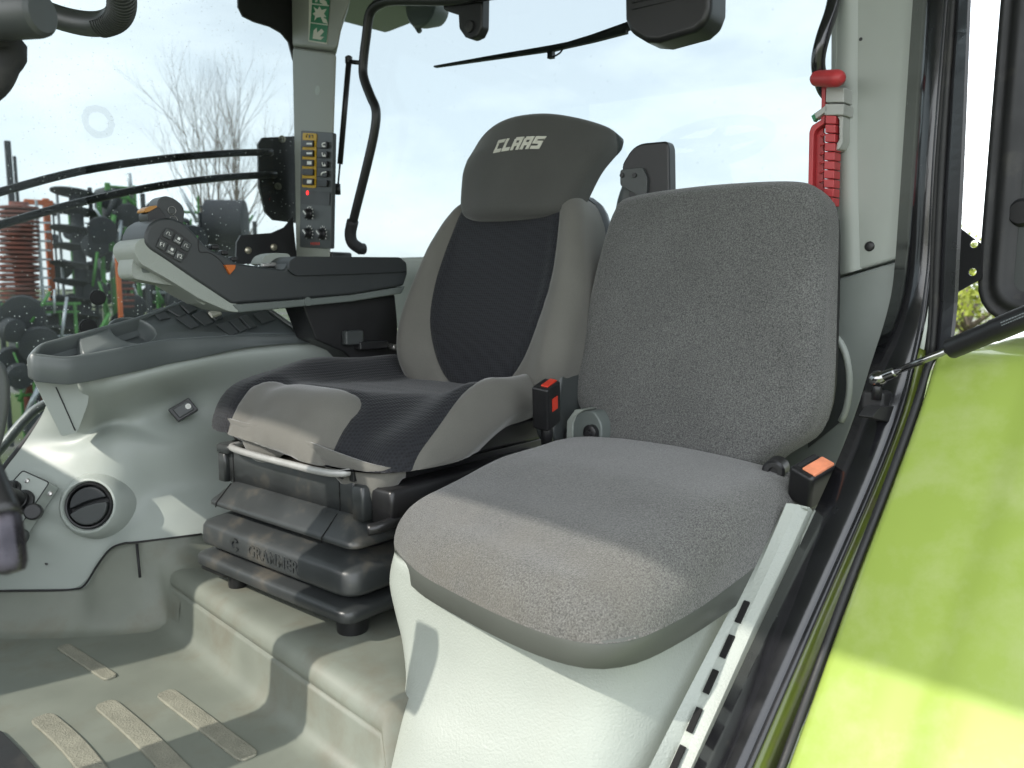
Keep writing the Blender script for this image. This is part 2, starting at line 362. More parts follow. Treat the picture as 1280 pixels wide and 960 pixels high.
def glass(name, tint, dirt, dscale, lo, f0=.014):
    m = bpy.data.materials.new(name); m.use_nodes = True; t = m.node_tree; l = t.links.new; t.nodes.remove(t.nodes['Principled BSDF'])
    out = [n for n in t.nodes if n.type == 'OUTPUT_MATERIAL'][0]
    tr = t.nodes.new('ShaderNodeBsdfTransparent'); tr.inputs[0].default_value = (*tint, 1)
    gl = t.nodes.new('ShaderNodeBsdfGlossy'); gl.inputs['Roughness'].default_value = .01; gl.inputs[0].default_value = (.9, 1, 1, 1)
    lw = t.nodes.new('ShaderNodeLayerWeight'); lw.inputs['Blend'].default_value = .5
    pw = t.nodes.new('ShaderNodeMath'); pw.operation = 'POWER'; pw.inputs[1].default_value = 5; l(lw.outputs['Facing'], pw.inputs[0])
    fr = t.nodes.new('ShaderNodeMath'); fr.operation = 'MULTIPLY_ADD'; fr.inputs[1].default_value = .9; fr.inputs[2].default_value = f0; l(pw.outputs[0], fr.inputs[0])
    mx = t.nodes.new('ShaderNodeMixShader'); l(fr.outputs[0], mx.inputs[0]); l(tr.outputs[0], mx.inputs[1]); l(gl.outputs[0], mx.inputs[2])
    co = t.nodes.new('ShaderNodeTexCoord').outputs['Object']
    n = t.nodes.new('ShaderNodeTexVoronoi'); n.inputs['Scale'].default_value = dscale; l(co, n.inputs['Vector'])
    n2 = t.nodes.new('ShaderNodeTexNoise'); n2.inputs['Scale'].default_value = 3.5; n2.inputs['Detail'].default_value = 5; l(co, n2.inputs['Vector'])
    lt = t.nodes.new('ShaderNodeMapRange'); lt.inputs['From Min'].default_value = .04; lt.inputs['From Max'].default_value = .2; lt.inputs['To Min'].default_value = 1; lt.inputs['To Max'].default_value = 0; l(n.outputs['Distance'], lt.inputs['Value'])
    # only some cells carry a speck
    sx = t.nodes.new('ShaderNodeSeparateColor'); l(n.outputs['Color'], sx.inputs[0])
    gt = t.nodes.new('ShaderNodeMath'); gt.operation = 'GREATER_THAN'; gt.inputs[1].default_value = lo; l(sx.outputs[0], gt.inputs[0])
    ml = t.nodes.new('ShaderNodeMath'); ml.operation = 'MULTIPLY'; l(lt.outputs[0], ml.inputs[0]); l(gt.outputs[0], ml.inputs[1])
    film = t.nodes.new('ShaderNodeMapRange'); film.inputs['From Min'].default_value = .35; film.inputs['From Max'].default_value = .75; film.inputs['To Max'].default_value = dirt * .16; l(n2.outputs['Fac'], film.inputs['Value'])
    m5 = t.nodes.new('ShaderNodeMath'); m5.operation = 'MULTIPLY_ADD'; m5.inputs[1].default_value = dirt * 2.5; l(ml.outputs[0], m5.inputs[0]); l(film.outputs[0], m5.inputs[2])
    df = t.nodes.new('ShaderNodeBsdfTranslucent'); df.inputs[0].default_value = (.55, .58, .55, 1)
    mx2 = t.nodes.new('ShaderNodeMixShader'); l(m5.outputs[0], mx2.inputs[0]); l(mx.outputs[0], mx2.inputs[1]); l(df.outputs[0], mx2.inputs[2]); l(mx2.outputs[0], out.inputs[0])
    return m
M['glass'] = glass('tinted_rear_glass', (.565, .595, .60), .06, 60, .88)
M['sideglass'] = glass('dusty_side_glass', (.555, .585, .59), .20, 85, .55, .005)
def emis(name, c, s):
    m = bpy.data.materials.new(name); m.use_nodes = True; b = m.node_tree.nodes['Principled BSDF']
    b.inputs['Base Color'].default_value = (*c, 1); b.inputs['Emission Color'].default_value = (*c, 1); b.inputs['Emission Strength'].default_value = s; return m
M['led'] = emis('red_warning_light', (1, .02, .02), 1.5)

# ------------------------------------------------------------------ ground and what stands in the yard
def ground_mat():
    m = bpy.data.materials.new('yard_ground'); m.use_nodes = True; t = m.node_tree; b = t.nodes['Principled BSDF']; l = t.links.new
    b.inputs['Roughness'].default_value = .95
    co = t.nodes.new('ShaderNodeTexCoord').outputs['Object']
    n = t.nodes.new('ShaderNodeTexNoise'); n.inputs['Scale'].default_value = .22; n.inputs['Detail'].default_value = 8; l(co, n.inputs['Vector'])
    n2 = t.nodes.new('ShaderNodeTexNoise'); n2.inputs['Scale'].default_value = 9; n2.inputs['Detail'].default_value = 8; l(co, n2.inputs['Vector'])
    a = t.nodes.new('ShaderNodeValToRGB'); a.color_ramp.elements[0].color = (.05, .075, .018, 1); a.color_ramp.elements[1].color = (.13, .17, .045, 1); l(n2.outputs['Fac'], a.inputs[0])
    g = t.nodes.new('ShaderNodeValToRGB'); g.color_ramp.elements[0].color = (.10, .095, .085, 1); g.color_ramp.elements[1].color = (.22, .21, .19, 1); l(n2.outputs['Fac'], g.inputs[0])
    k = t.nodes.new('ShaderNodeValToRGB'); k.color_ramp.elements[0].position = .47; k.color_ramp.elements[1].position = .55; l(n.outputs['Fac'], k.inputs[0])
    mx = t.nodes.new('ShaderNodeMixRGB'); l(k.outputs[0], mx.inputs[0]); l(a.outputs[0], mx.inputs[1]); l(g.outputs[0], mx.inputs[2]); l(mx.outputs[0], b.inputs['Base Color'])
    return m
GZ = -1.5
g = mk('ground', [(-400, -400, GZ), (400, -400, GZ), (400, 400, GZ), (-400, 400, GZ)], [[0, 1, 2, 3]], ground_mat(), smooth=False); g['kind'] = 'structure'

M['mred'] = mat('rusty_red_paint', (.16, .045, .03), .7, var=.35, vscale=8)
M['morange'] = mat('orange_paint', (.52, .12, .03), .6, var=.2, vscale=6)
M['mgreen'] = mat('implement_green_paint', (.06, .20, .045), .5, var=.2, vscale=6)
M['mblack'] = mat('tyre_black', (.032, .035, .040), .8, var=.3, vscale=10)
M['mgrey'] = mat('implement_grey', (.05, .055, .06), .6, var=.3, vscale=6)
M['msilver'] = mat('galvanised_bar', (.42, .45, .48), .45, .6, var=.2, vscale=10)
YM = 12.6
def pm(px, py, Y=YM): return aY(px, py, Y)
MP = (pm(1, 300) - pm(0, 300)).length          # metres per photo pixel at the machines
def vbar(name, px, y0, y1, wpx, m, par, Y=YM):
    a = pm(px, y0, Y); b = pm(px, y1, Y); b = V((a.x, a.y, b.z)); s = wpx * MP
    return box(name, (a + b) / 2, (s, s, abs(a.z - b.z)), m, par, bevel=.01, seg=1)
def hbar(name, x0, x1, py, wpx, m, par, Y=YM, Y2=None):
    a = pm(x0, py, Y); b = pm(x1, py, Y2 or Y); b.z = a.z; s = wpx * MP; d = (b - a).normalized(); e = V((0, 0, 1)); c = d.cross(e)
    return box(name, (a + b) / 2, ((b - a).length, s, s), m, par, ax=(d, c, e), bevel=.008, seg=1)
def base(px, Y=YM): q = pm(px, 400, Y); return V((q.x, q.y, GZ))
# folded packer roller, rust red with silver scrapers
t = thing('packer_roller', base(24), 'rust red folded packer roller with silver scraper bars beyond the dusty side window', 'farm implement')
for k in range(26):
    q = pm(24, 260 + k * 5.6); lathe('packer_ring', q, (0, 0, 1), [(-.026, .17), (-.014, .24), (.014, .24), (.026, .17)], M['mred'], t, 14)
c_ = pm(24, 262); tube('roller_axle', [(c_.x, c_.y, GZ), (c_.x, c_.y, c_.z + .1)], .12, M['mred'], t, 10)
for k in range(12):
    hbar('scraper_bar', 0, 7, 268 + k * 11.2, 3, M['msilver'], t); hbar('scraper_bar', 40, 64, 266 + k * 11.6, 3.2, M['msilver'], t)
vbar('scraper_rail', 45, 250, 392, 4, M['msilver'], t)
t = thing('packer_roller', base(56), 'orange upright beam of a folded cultivator standing beside the rust red roller', 'farm implement')
vbar('upright_beam', 57, 248, 560, 9, M['morange'], t, YM + .5); hbar('cross_beam', 30, 66, 252, 8, M['morange'], t, YM + .5); hbar('cross_beam', 4, 14, 385, 9, M['morange'], t, YM + .5)
t.name = 'folded_cultivator'
t = thing('loader_mast', base(8, 15), 'dark steel mast rising above the rust red roller', 'mast')
vbar('mast_beam', 9, 176, 500, 9, M['mblack'], t, 15); vbar('mast_beam', 18, 195, 300, 5, M['mblack'], t, 15)
# column of big notched discs
t = thing('disc_harrow', base(92), 'folded disc harrow with a column of big black notched discs', 'farm implement')
for k, py in enumerate((243, 266, 289, 311, 333, 355, 376, 396, 414)):
    q = pm(92 + (k % 2) * 4, py); pr = [(-.03, .03), (-.02, .16), (.01, .30), (.03, .30), (.03, .1), (.05, .05)]
    lathe('notched_disc', q, (.15, .1, 1), pr, M['mblack'], t, 18, smooth=False)
c_ = pm(94, 240); tube('disc_axle', [(c_.x, c_.y, GZ), (c_.x, c_.y, c_.z)], .09, M['mblack'], t, 8)
vbar('frame_post', 71, 240, 560, 4, M['msilver'], t, YM + .3)
# green seed drill frames with tyres
def drill(px0, px1, top, lab, Y, seed):
    rnd = random.Random(seed); t = thing('seed_drill', base((px0 + px1) / 2, Y), lab, 'farm implement')
    for k in range(7):
        x = px0 + (px1 - px0) * k / 6; vbar('frame_post', x, top + rnd.uniform(0, 26), 560, rnd.uniform(3, 8), M['mgreen'] if k % 3 else M['mgrey'], t, Y + rnd.uniform(-.3, .7))
    for k in range(12):
        y = top + 8 + k * 14 + rnd.uniform(-4, 4); a = px0 + rnd.uniform(0, .4) * (px1 - px0); hbar('cross_tube', a, px1 - rnd.uniform(0, .3) * (px1 - px0), y, rnd.uniform(2.5, 6), (M['mgreen'], M['mgreen'], M['mgrey'], M['msilver'])[k % 4], t, Y + .06 * k)
    for k in range(14):
        a = pm(rnd.uniform(px0, px1), top + 20 + k * 11, Y - .35); d = V((rnd.uniform(-.7, .7), rnd.uniform(-.3, .3), 1)).normalized()
        tube('coulter_arm', [a, a + d * rnd.uniform(.25, .6)], rnd.uniform(.012, .035), (M['msilver'], M['mgreen'], M['mblack'])[k % 3], t, 6)
    for k in range(9):
        q = pm(rnd.uniform(px0, px1), top + 22 + k * 19, Y - .4 + rnd.uniform(-.1, .5)); r = rnd.uniform(.14, .26); lathe('press_wheel', q, (rnd.uniform(-.5, .5), 1, .2), [(-.07, r * .6), (-.055, r), (.055, r), (.07, r * .6), (.03, r * .5), (.03, 0)], M['mblack'], t, 16)
    q = pm((px0 + px1) / 2, top + 60, Y + 1.0); box('seed_hopper', q, ((px1 - px0) * MP * .8, .5, 1.3), M['mgrey'], t, bevel=.08)
    return t
t = thing('folded_harrow', base(140, YM + 3), 'tall dark harrow section folded up behind the green drill frames', 'farm implement')
rn = random.Random(9)
for k in range(9): vbar('harrow_post', 66 + k * 26 + rn.uniform(-5, 5), 250 + rn.uniform(-8, 28), 560, rn.uniform(3, 7), (M['mgrey'], M['mgreen'])[k % 2], t, YM + 3 + rn.uniform(-.4, .4))
for k in range(22):
    x = rn.uniform(64, 270); hbar('harrow_beam', x, x + rn.uniform(20, 60), 258 + k * 7, rn.uniform(2.5, 6), (M['mgrey'], M['mblack'], M['mgreen'])[k % 3], t, YM + 3 + rn.uniform(-.5, .5))
for k in range(30):
    q = pm(rn.uniform(66, 280), 262 + k * 5, YM + 2.6); r = rn.uniform(.1, .24); lathe('harrow_disc', q, (rn.uniform(-.6, .6), 1, rn.uniform(-.3, .5)), [(-.02, r * .4), (0, r), (.02, r), (.03, r * .4)], M['mblack'], t, 14, smooth=False)
drill(112, 178, 228, 'green seed drill frame folded upright beside the black disc column', YM, 3)
drill(182, 250, 258, 'green seed drill with press wheels parked behind the joystick handle', YM + 1.2, 5)
t = drill(256, 318, 266, 'low green trailed drill with a wide black tyre under the bare tree', YM + 2.4, 8)
q = pm(283, 278, YM + 1.6); lathe('tyre', q, (1, -.75, 0), [(-.36, .22), (-.33, .40), (.33, .40), (.36, .22)], M['mblack'], t, 24)
drill(0, 112, 372, 'dark cultivator base with green tubes in the grass under the rust red roller', YM - .6, 21)
t = thing('row_cleaner', base(147), 'orange and brown tine bank between the green drill frames', 'farm implement')
vbar('tine_beam', 146, 312, 560, 6, M['morange'], t, YM - .8)
for k in range(10): hbar('tine', 148, 168, 316 + k * 7.5, 3.6, M['mred'], t, YM - .8)

# bare tree
def bare_tree(px, py_top, Y, seed, lab, spread, n0):
    rnd = random.Random(seed); b0 = base(px, Y); t = thing('bare_tree', b0, lab, 'tree')
    bark = mat('bare_bark', (.20, .17, .14), .9, var=.2)
    H = pm(px, py_top, Y).z - GZ; vs_ = []; fs = []
    def seg(a, b, r0, r1):
        d = (b - a).normalized(); x = d.cross(V((.3, .2, 1))).normalized(); y = d.cross(x); i = len(vs_)
        for (p, r) in ((a, r0), (b, r1)):
            for k in range(4): vs_.append(p + x * (r * math.cos(k * 1.5708)) + y * (r * math.sin(k * 1.5708)))
        for k in range(4): fs.append([i + k, i + (k + 1) % 4, i + 4 + (k + 1) % 4, i + 4 + k])
    def grow(p, d, ln, r, depth):
        n = 3
        for k in range(n):
            d2 = (d + V((rnd.uniform(-.14, .14), rnd.uniform(-.14, .14), rnd.uniform(.0, .14)))).normalized(); q = p + d2 * (ln / n)
            seg(p, q, r, r * .8); p = q; d = d2; r *= .8
            if depth > 0:
                a = rnd.uniform(0, 6.28); s = V((math.cos(a), math.sin(a), rnd.uniform(.1, .7))).normalized()
                grow(p, (d * .85 + s * .6).normalized(), ln * rnd.uniform(.5, .72), r * .65, depth - 1)
        if depth > 0: grow(p, d, ln * .62, r * .9, depth - 1)
    tr = [b0, b0 + V((.02, 0, H * .14)), b0 + V((0, .03, H * .22))]
    tube('trunk', tr, [.13, .11, .10], bark, t, 8)
    for k in range(n0):
        a = k / n0 * 6.28 + rnd.uniform(-.3, .3); d = V((math.cos(a) * spread, math.sin(a) * spread, 1)).normalized()
        grow(tr[2] - V((0, 0, .05)), d, H * .33, .05, 4)
    mk('crown', vs_, fs, bark, t, recalc=False)
bare_tree(284, 62, 17, 4, 'bare leafless tree with fine upright twigs behind the folded drills', .17, 6)

# leafy trees beyond the hinge of the open door
def leafy(p, H, W, seed, lab, col):
    rnd = random.Random(seed); t = thing('leafy_tree', V((p.x, p.y, GZ)), lab, 'tree', 'spring trees beyond the fender')
    lm = mat('spring_leaf', col, .7, var=.45, vscale=.8); bk = mat('tree_bark', (.10, .08, .06), .9)
    b0 = V((p.x, p.y, GZ)); tube('trunk', [b0, b0 + V((.1, 0, H * .3)), b0 + V((0, .1, H * .75))], [.22, .17, .06], bk, t, 8)
    for k in range(4):
        a = k * 1.6; tube('limb', [b0 + V((0, 0, H * .3)), b0 + V((math.cos(a) * W * .5, math.sin(a) * W * .5, H * .65))], [.09, .03], bk, t, 6)
    vs_ = []; fs = []
    cl = [(V((rnd.gauss(0, W * .42), rnd.gauss(0, W * .42), H * rnd.uniform(.18, .95))), rnd.uniform(.35, .8)) for _ in range(60)]
    for c, r in cl:
        for _ in range(75):
            q = b0 + c + V((rnd.gauss(0, r * .5), rnd.gauss(0, r * .5), rnd.gauss(0, r * .4))); a = V((rnd.uniform(-1, 1), rnd.uniform(-1, 1), rnd.uniform(-1, 1))).normalized(); b = a.cross(V((rnd.uniform(-1, 1), .5, rnd.uniform(-1, 1)))).normalized(); s = rnd.uniform(.05, .11)
            i = len(vs_); vs_ += [q - a * s, q + b * s * .5, q + a * s, q - b * s * .5]; fs.append([i, i + 1, i + 2, i + 3])
    mk('crown', vs_, fs, lm, t, recalc=False, smooth=False)
for (px, d, H, W, s, lab, c) in ((1207, 21, 3.3, 2.6, 1, 'yellow green spring tree seen past the door hinge plate', (.17, .20, .02)), (1330, 24, 3.6, 2.8, 2, 'mid green spring tree beyond the lower corner of the open door', (.10, .15, .02))):
    dd = ray(px, 400); p = CAM + dd * (d / dd.dot(f_)); leafy(p, H, W, s, lab, c)
# green field gate in the gap under the door
t = thing('field_gate', aX(1215, 430, 8), 'low green tubular gate in the yard beyond the fender', 'gate'); q0 = aX(1180, 415, 7.5); q1 = aX(1310, 415, 7.5); t.location = (q0.x, q0.y, GZ)
for z in (-.15, .05, .25, .45): tube('gate_rail', [V((q0.x, q0.y, z - .2)), V((q1.x, q1.y, z - .2))], .025, M['mgreen'], t, 8)
for k in range(5):
    q = q0.lerp(q1, k / 4); tube('gate_post', [V((q.x, q.y, GZ)), V((q.x, q.y, .3))], .035, M['mgreen'], t, 8)

# ------------------------------------------------------------------ cab floor with step
prof = [(-.9, 0), (-.2, 0), (.2, 0), (.50, 0), (.556, .001), (.575, .004), (.588, .012), (.595, .028), (.599, .055), (.6025, .088), (.6035, .0945), (.6075, .0955), (.6075, .0985), (.6055, .100), (.6065, .110), (.610, .122), (.617, .131), (.628, .1365), (.645, .138), (.8, .138), (1.1, .138), (1.5, .138)]
ys = [.56, .7, .885, .90, 1.2, 1.5, 1.72, 1.95, 2.16]
rows = [[V((x, y, z * .87 if y > .89 else 0)) for x, z in prof] for y in ys]
fl = loft('floor', rows, M['mat']); fl['kind'] = 'structure'
def strip(a, b, w0, nm='tread_strip', bend=0):
    a = V(a); b = V(b); d = (b - a).normalized(); x = V((d.y, -d.x, 0)); L_ = (b - a).length; n = 18; l = []; r = []
    for k in range(n + 1):
        s = .5 - .5 * math.cos(math.pi * k / n); c = a + d * (L_ * s) + x * bend * math.sin(s * math.pi); m_ = min(s, 1 - s) * L_ / (w0 * .5); e = math.sqrt(max(0, 1 - (1 - min(1, m_ + .12)) ** 2)); l.append(c + x * w0 / 2 * e); r.append(c - x * w0 / 2 * e)
    return prism(nm, [q + V((0, 0, -.001)) for q in l + r[::-1]], (0, 0, .0055), M['strip'], fl, bevel=.0025, seg=2)
for (a, b, w0, bd) in (((.405, 1.723), (.432, 1.512), .026, 0), ((.302, 1.456), (.318, 1.19), .036, -.006), ((.393, 1.43), (.408, 1.10), .036, -.004), ((.482, 1.395), (.502, 1.10), .034, 0), ((.22, 1.52), (.225, 1.2), .036, 0)):
    strip((*a, 0), (*b, 0), w0, bend=bd)
# black rubber pedal mat in the corner
pd = thing('pedal_mat', (.15, 1.35, 0), 'worn black rubber mat at the edge of the floor', 'mat')
prism('rubber_mat', rounded([aZ(-80, 905, .002), aZ(0, 916, .002), aZ(22, 938, .002), aZ(48, 968, .002), aZ(60, 1000, .002), aZ(-80, 1010, .002)], .01), (0, 0, .006), M['rubber'], pd, bevel=.002)
# side wall rising from floor to console
topw = [(-70, 742, 1.98), (0, 739, 1.92), (60, 739, 1.85), (104, 735, 1.81), (122, 706, 1.79), (140, 684, 1.77), (172, 678, 1.735), (188, 676, 1.722), (202, 674, 1.716), (222, 672, 1.71), (250, 668, 1.70), (340, 660, 1.69)]
botw = [aZ(-70, 797, .002), aZ(0, 795, .002), aZ(60, 794, .002), aZ(100, 793, .002), aZ(125, 792, .002), aZ(150, 791, .002), aZ(182, 789, .002), V((.590, 1.665, .012)), V((.600, 1.665, .07)), V((.625, 1.66, .114)), V((.68, 1.655, .1215)), V((.80, 1.65, .1215))]
tw = [aY(*q) for q in topw]; r1 = [a.lerp(b, .40) + V((0, .012, 0)) for a, b in zip(tw, botw)]; r2 = [V((a.x * .25 + b.x * .75, a.y * .25 + b.y * .75 + .006, a.z * .16 + b.z * .84)) for a, b in zip(tw, botw)]
b3 = [b + V((0, -.05, -.004)) for b in botw]
sw = patch('wall', [tw, r1, r2, botw, b3], M['mat'], None, 4, 5); sw['kind'] = 'structure'; sw.name = 'wall_right'

# ------------------------------------------------------------------ roof (out of frame, shades the seats)
rf = thing('cab_roof', (.6, 1.3, 1.60), 'pale cab roof above the seats, shading them from the sun', 'roof')
ROOF_X0 = -.68
box('roof_panel', ((ROOF_X0 + 1.75) / 2, 1.32, 1.66), (1.75 - ROOF_X0, 2.3, .12), M['trim'], rf, bevel=.03)

ds = thing('dashboard', (-.5, 1.3, 0), 'dark dashboard and front bulkhead out of view, shaped to shade the floor', 'dashboard')
box('bulkhead', (-.62, 1.35, .31), (.16, 1.7, .62), M['dark'], ds, bevel=.03)  # unseen; its height sets where sunlight begins on the floor
box('shade_block', (-.46, 1.95, .50), (.3, .46, 1.0), M['dark'], ds, bevel=.05)  # unseen block added to shade the floor and wall on the right
# ------------------------------------------------------------------ rear pillars
t = thing('rear_pillar', (1.25, 2.06, .0), 'grey rear pillar with the switch panel and green exit sticker', 'pillar')
XP = 1.2
def pX(pts, X=XP): return [aX(x, y, X) for x, y in pts]
prism('lower_trim', pX([(366, 57), (421, 64), (419, 120), (415, 250), (413, 326), (371, 326), (369, 200)]), (.045, .085, 0), M['shadedtrim'], t, bevel=.012, seg=3)
prism('upper_trim', pX([(364, -90), (448, -90), (443, -30), (438, 0), (428, 30), (422, 62), (366, 55)]), (.045, .085, 0), M['shadedtrim'], t, bevel=.012, seg=3)
prism('lower_post', [V((1.205, 1.99, .1)), V((1.205, 2.18, .1)), V((1.205, 2.18, .81)), V((1.205, 1.985, .81))], (.08, .02, 0), M['black'], t, bevel=.006)
q = aX(397, 113, XP); lathe('embossed_mark', q + V((.001, 0, 0)), (-1, 0, 0), [(0, .013), (.0012, .013), (.0016, .011), (.0016, 0)], M['trim'], t, 20)
NX = 1.38
t = thing('rear_pillar', (1.4, .57, .0), 'broad grey rear pillar carrying the red escape hammer', 'pillar')
up = prism('upper_trim', pX([(1043, -90), (1041, 110), (1043, 200), (1046, 346), (1131, 321), (1136, 250), (1151, 0), (1157, -90)], NX), (.08, .0, 0), M['trim'], t, bevel=.006, seg=3)
# soft inner edge of the trim
loft('edge_bead', [pX([(1040, -90), (1039, 110), (1041, 230), (1044, 344)], NX + .012), pX([(1052, -90), (1051, 110), (1053, 230), (1056, 342)], NX - .008), pX([(1064, -90), (1063, 110), (1064, 230), (1067, 339)], NX - .009), pX([(1076, -90), (1075, 110), (1075, 230), (1078, 336)], NX + .003)], M['trim'], t)
lathe('screw', aX(1087, 308, NX), (-1, 0, 0), [(-.004, .0085), (.001, .0085), (.003, .0065), (.0035, .004), (.0035, 0)], M['black'], t, 20)
lathe('screw', aX(1076, 49, NX), (-1, 0, 0), [(-.004, .003), (.001, .003), (.001, 0)], M['black'], t, 12)
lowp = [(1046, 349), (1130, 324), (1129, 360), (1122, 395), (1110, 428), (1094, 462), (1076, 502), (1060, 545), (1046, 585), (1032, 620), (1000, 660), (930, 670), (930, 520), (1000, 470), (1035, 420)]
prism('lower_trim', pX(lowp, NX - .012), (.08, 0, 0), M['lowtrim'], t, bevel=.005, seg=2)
# recess behind the passenger backrest: its shade painted as a flat dark panel, pale lip
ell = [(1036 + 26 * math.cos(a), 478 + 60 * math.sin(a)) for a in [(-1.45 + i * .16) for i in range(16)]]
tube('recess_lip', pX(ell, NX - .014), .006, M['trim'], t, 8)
prism('recess_shade', pX([(1010, 418)] + ell + [(1010, 560)], NX - .0145), (.004, 0, 0), M['dark'], t)

# ------------------------------------------------------------------ rear window
t = thing('rear_window', (1.36, 1.27, .7), 'large tinted rear window behind the two seats', 'window')
W0 = V((1.285, 2.03, 0)); W1 = V((1.475, .50, 0)); WD = (W1 - W0).normalized(); WN = V((WD.y, -WD.x, 0))
def wp(s, z, off=0): q = W0 + WD * s + WN * off; return V((q.x, q.y, z))
WL = (W1 - W0).length
prism('pane', [wp(-.16, .72), wp(WL, .72), wp(WL, 1.62), wp(-.16, 1.62)], -WN * .005, M['glass'], t)
prism('window_ledge', [wp(-.05, .60, -.05), wp(WL, .60, -.05), wp(WL, .60, .05), wp(-.05, .60, .05)], (0, 0, .19), M['trim'], t, bevel=.012)
def onw(px, py, off=0): return aP(px, py, V((W0.x, W0.y, 0)) + WN * off, WN)
if WN.x > 0: pass
sgn = -1 if WN.x > 0 else 1   # towards the seats
def win(px, py, d=.03): return onw(px, py, sgn * d)
bar = crv([win(620, -8, .06), win(560, 0, .06), win(500, 0, .06), win(478, 3, .06), win(463, 15, .06), win(458, 45, .055), win(454, 80, .05), win(455, 98, .05), win(463, 120, .05), win(470, 138, .05), win(468, 165, .05), win(458, 210, .05), win(445, 262, .045), win(440, 283, .04)], 4)
hb = tube('handle_bar', bar, .0125, M['black'], t, 14)
tube('rubber_end', crv([win(441, 276, .042), win(438, 292, .038), win(441, 304, .03), win(452, 312, .006)], 4), .0165, M['rubber'], t, 14)
lathe('bar_foot', win(452, 311, .004), (1, 0, 0), [(-.008, .016), (.008, .016), (.010, .012), (.010, 0)], M['rubber'], t, 16)
# gas strut of the window
s0 = win(436, 77, .05); s1 = win(425, 205, .04); s2 = win(422, 237, .03)
tube('strut_cylinder', [s0, s1], .0078, M['black'], t, 12); tube('strut_rod', [s1, s2], .0028, M['black'], t, 8); tube('strut_end', [s2 - V((0, 0, .014)), s2 + V((0, 0, .016))], .0085, M['black'], t, 12)
tube('strut_pivot', [s0, win(455, 79, .05)], .006, M['black'], t, 10); lathe('strut_ball', s0 + V((0, 0, .004)), (0, 0, 1), [(-.012, .004), (-.008, .010), (.008, .010), (.012, .004)], M['black'], t, 12)
# latch at the top
prism('latch', [win(x, y, .05) for x, y in [(553, -30), (553, 12), (572, 18), (573, 36), (580, 46), (588, 49), (597, 45), (602, 34), (603, -30)]], WN * .03 * -sgn, M['black'], t, bevel=.006)
lathe('latch_pin', win(587, 33, .052), WN * sgn, [(-.004, .014), (.004, .014), (.005, .01), (.005, 0)], M['rubber'], t, 16)
# scratch left by the wiper

# wiper
t = thing('rear_wiper', onw(800, 30), 'black rear wiper with its boxy motor cover', 'wiper')
mcp = [(779, -40), (780, 24), (786, 40), (806, 52), (822, 53), (868, 40), (882, 28), (888, 10), (889, -40)]
mo = prism('motor_cover', [win(x, y, .085) for x, y in mcp], WN * .075 * -sgn, M['black'], t, bevel=.012, seg=3)
for k in range(2): tube('vent_slit', [win(790, 12 - 8 * k, .0855), win(850, -2 - 8 * k, .0855)], .0011, M['rubber'], mo, 6)
def wo_(px, py, d=.018): return onw(px, py, -sgn * d)
tube('wiper_arm', [wo_(800, 28, .03), wo_(740, 48, .03), wo_(690, 62, .028)], [.011, .009, .007], M['black'], t, 8)
prism('blade', [wo_(x, y, .014) for x, y in [(542, 82), (620, 68), (690, 56), (740, 46), (782, 35), (782, 41), (740, 52), (690, 63), (620, 73), (542, 84)]], WN * -sgn * .012, M['rubber'], t)
prism('arm_clip', [wo_(x, y, .014) for x, y in [(684, 60), (690, 60), (690, 72), (684, 73)]], WN * -sgn * .012, M['black'], t)
tube('washer_hose', crv([wo_(690, 72, .02), wo_(700, 66, .02), wo_(705, 58, .02)], 4), .002, M['black'], t, 6)
# work lamp outside, above
t = thing('work_lamp', onw(528, 10, -sgn * .35), 'round grey work lamp hanging outside the rear window', 'lamp')
q = onw(529, 8, -sgn * .35); M['lampg'] = mat('lamp_grey', (.16, .18, .19), .4)
lathe('lamp_body', q, WN * sgn, [(-.09, .02), (-.07, .045), (-.02, .062), (.01, .066), (.016, .060), (.016, 0)], M['lampg'], t, 24)
tube('lamp_bracket', crv([q + V((0, 0, .25)), q + V((0, .07, .10)), q + V((0, .075, 0)), q + V((0, .02, -.07))], 5), .009, M['lampg'], t, 8)

# mirror-like housing behind the driver seat (stands outside the glass on its arm)
t = thing('rear_mirror', onw(806, 400, -sgn * .1), 'black plastic housing on a jointed arm between the two seats', 'mirror')
hs = rounded([win(x, y, 0.09) for x, y in [(776, 207), (789, 186), (800, 179), (833, 176), (836, 184), (837, 250), (833, 262), (788, 262), (784, 240)]], .012, 3)
prism('mirror_housing', hs, WN * .03 * -sgn, M['black'], t, bevel=.012, seg=3)
kn = rounded([win(x, y, 0.097) for x, y in [(775, 212), (803, 209), (809, 222), (808, 250), (775, 232)]], .006, 3)
prism('joint_cover', kn, WN * .02 * -sgn, M['dark'], t, bevel=.005)
for x in (777.5, 793): lathe('joint_screw', win(x, 219, 0.098), WN * sgn, [(-.002, .005), (.002, .005), (.002, 0)], M['black'], t, 10)
tube('mirror_arm', crv([win(792, 232, 0.07), win(783, 262, 0.07), win(776, 330, 0.07), win(776, 420, 0.07), win(776, 640, 0.07)], 4), [.024] + [.022] * 15 + [.02], M['dark'], t, 12)

# grab handle by the near pillar
t = thing('grab_handle', (1.36, .64, 1.0), 'black curved grab handle beside the escape hammer', 'handle')
tube('grip', crv([aX(1046, -20, 1.37), aX(1040, 12, 1.35), aX(1029, 45, 1.33), aX(1023, 72, 1.33), aX(1024, 92, 1.34), aX(1030, 112, 1.37), aX(1042, 125, 1.385)], 5), .0115, M['gloss'], t, 14)

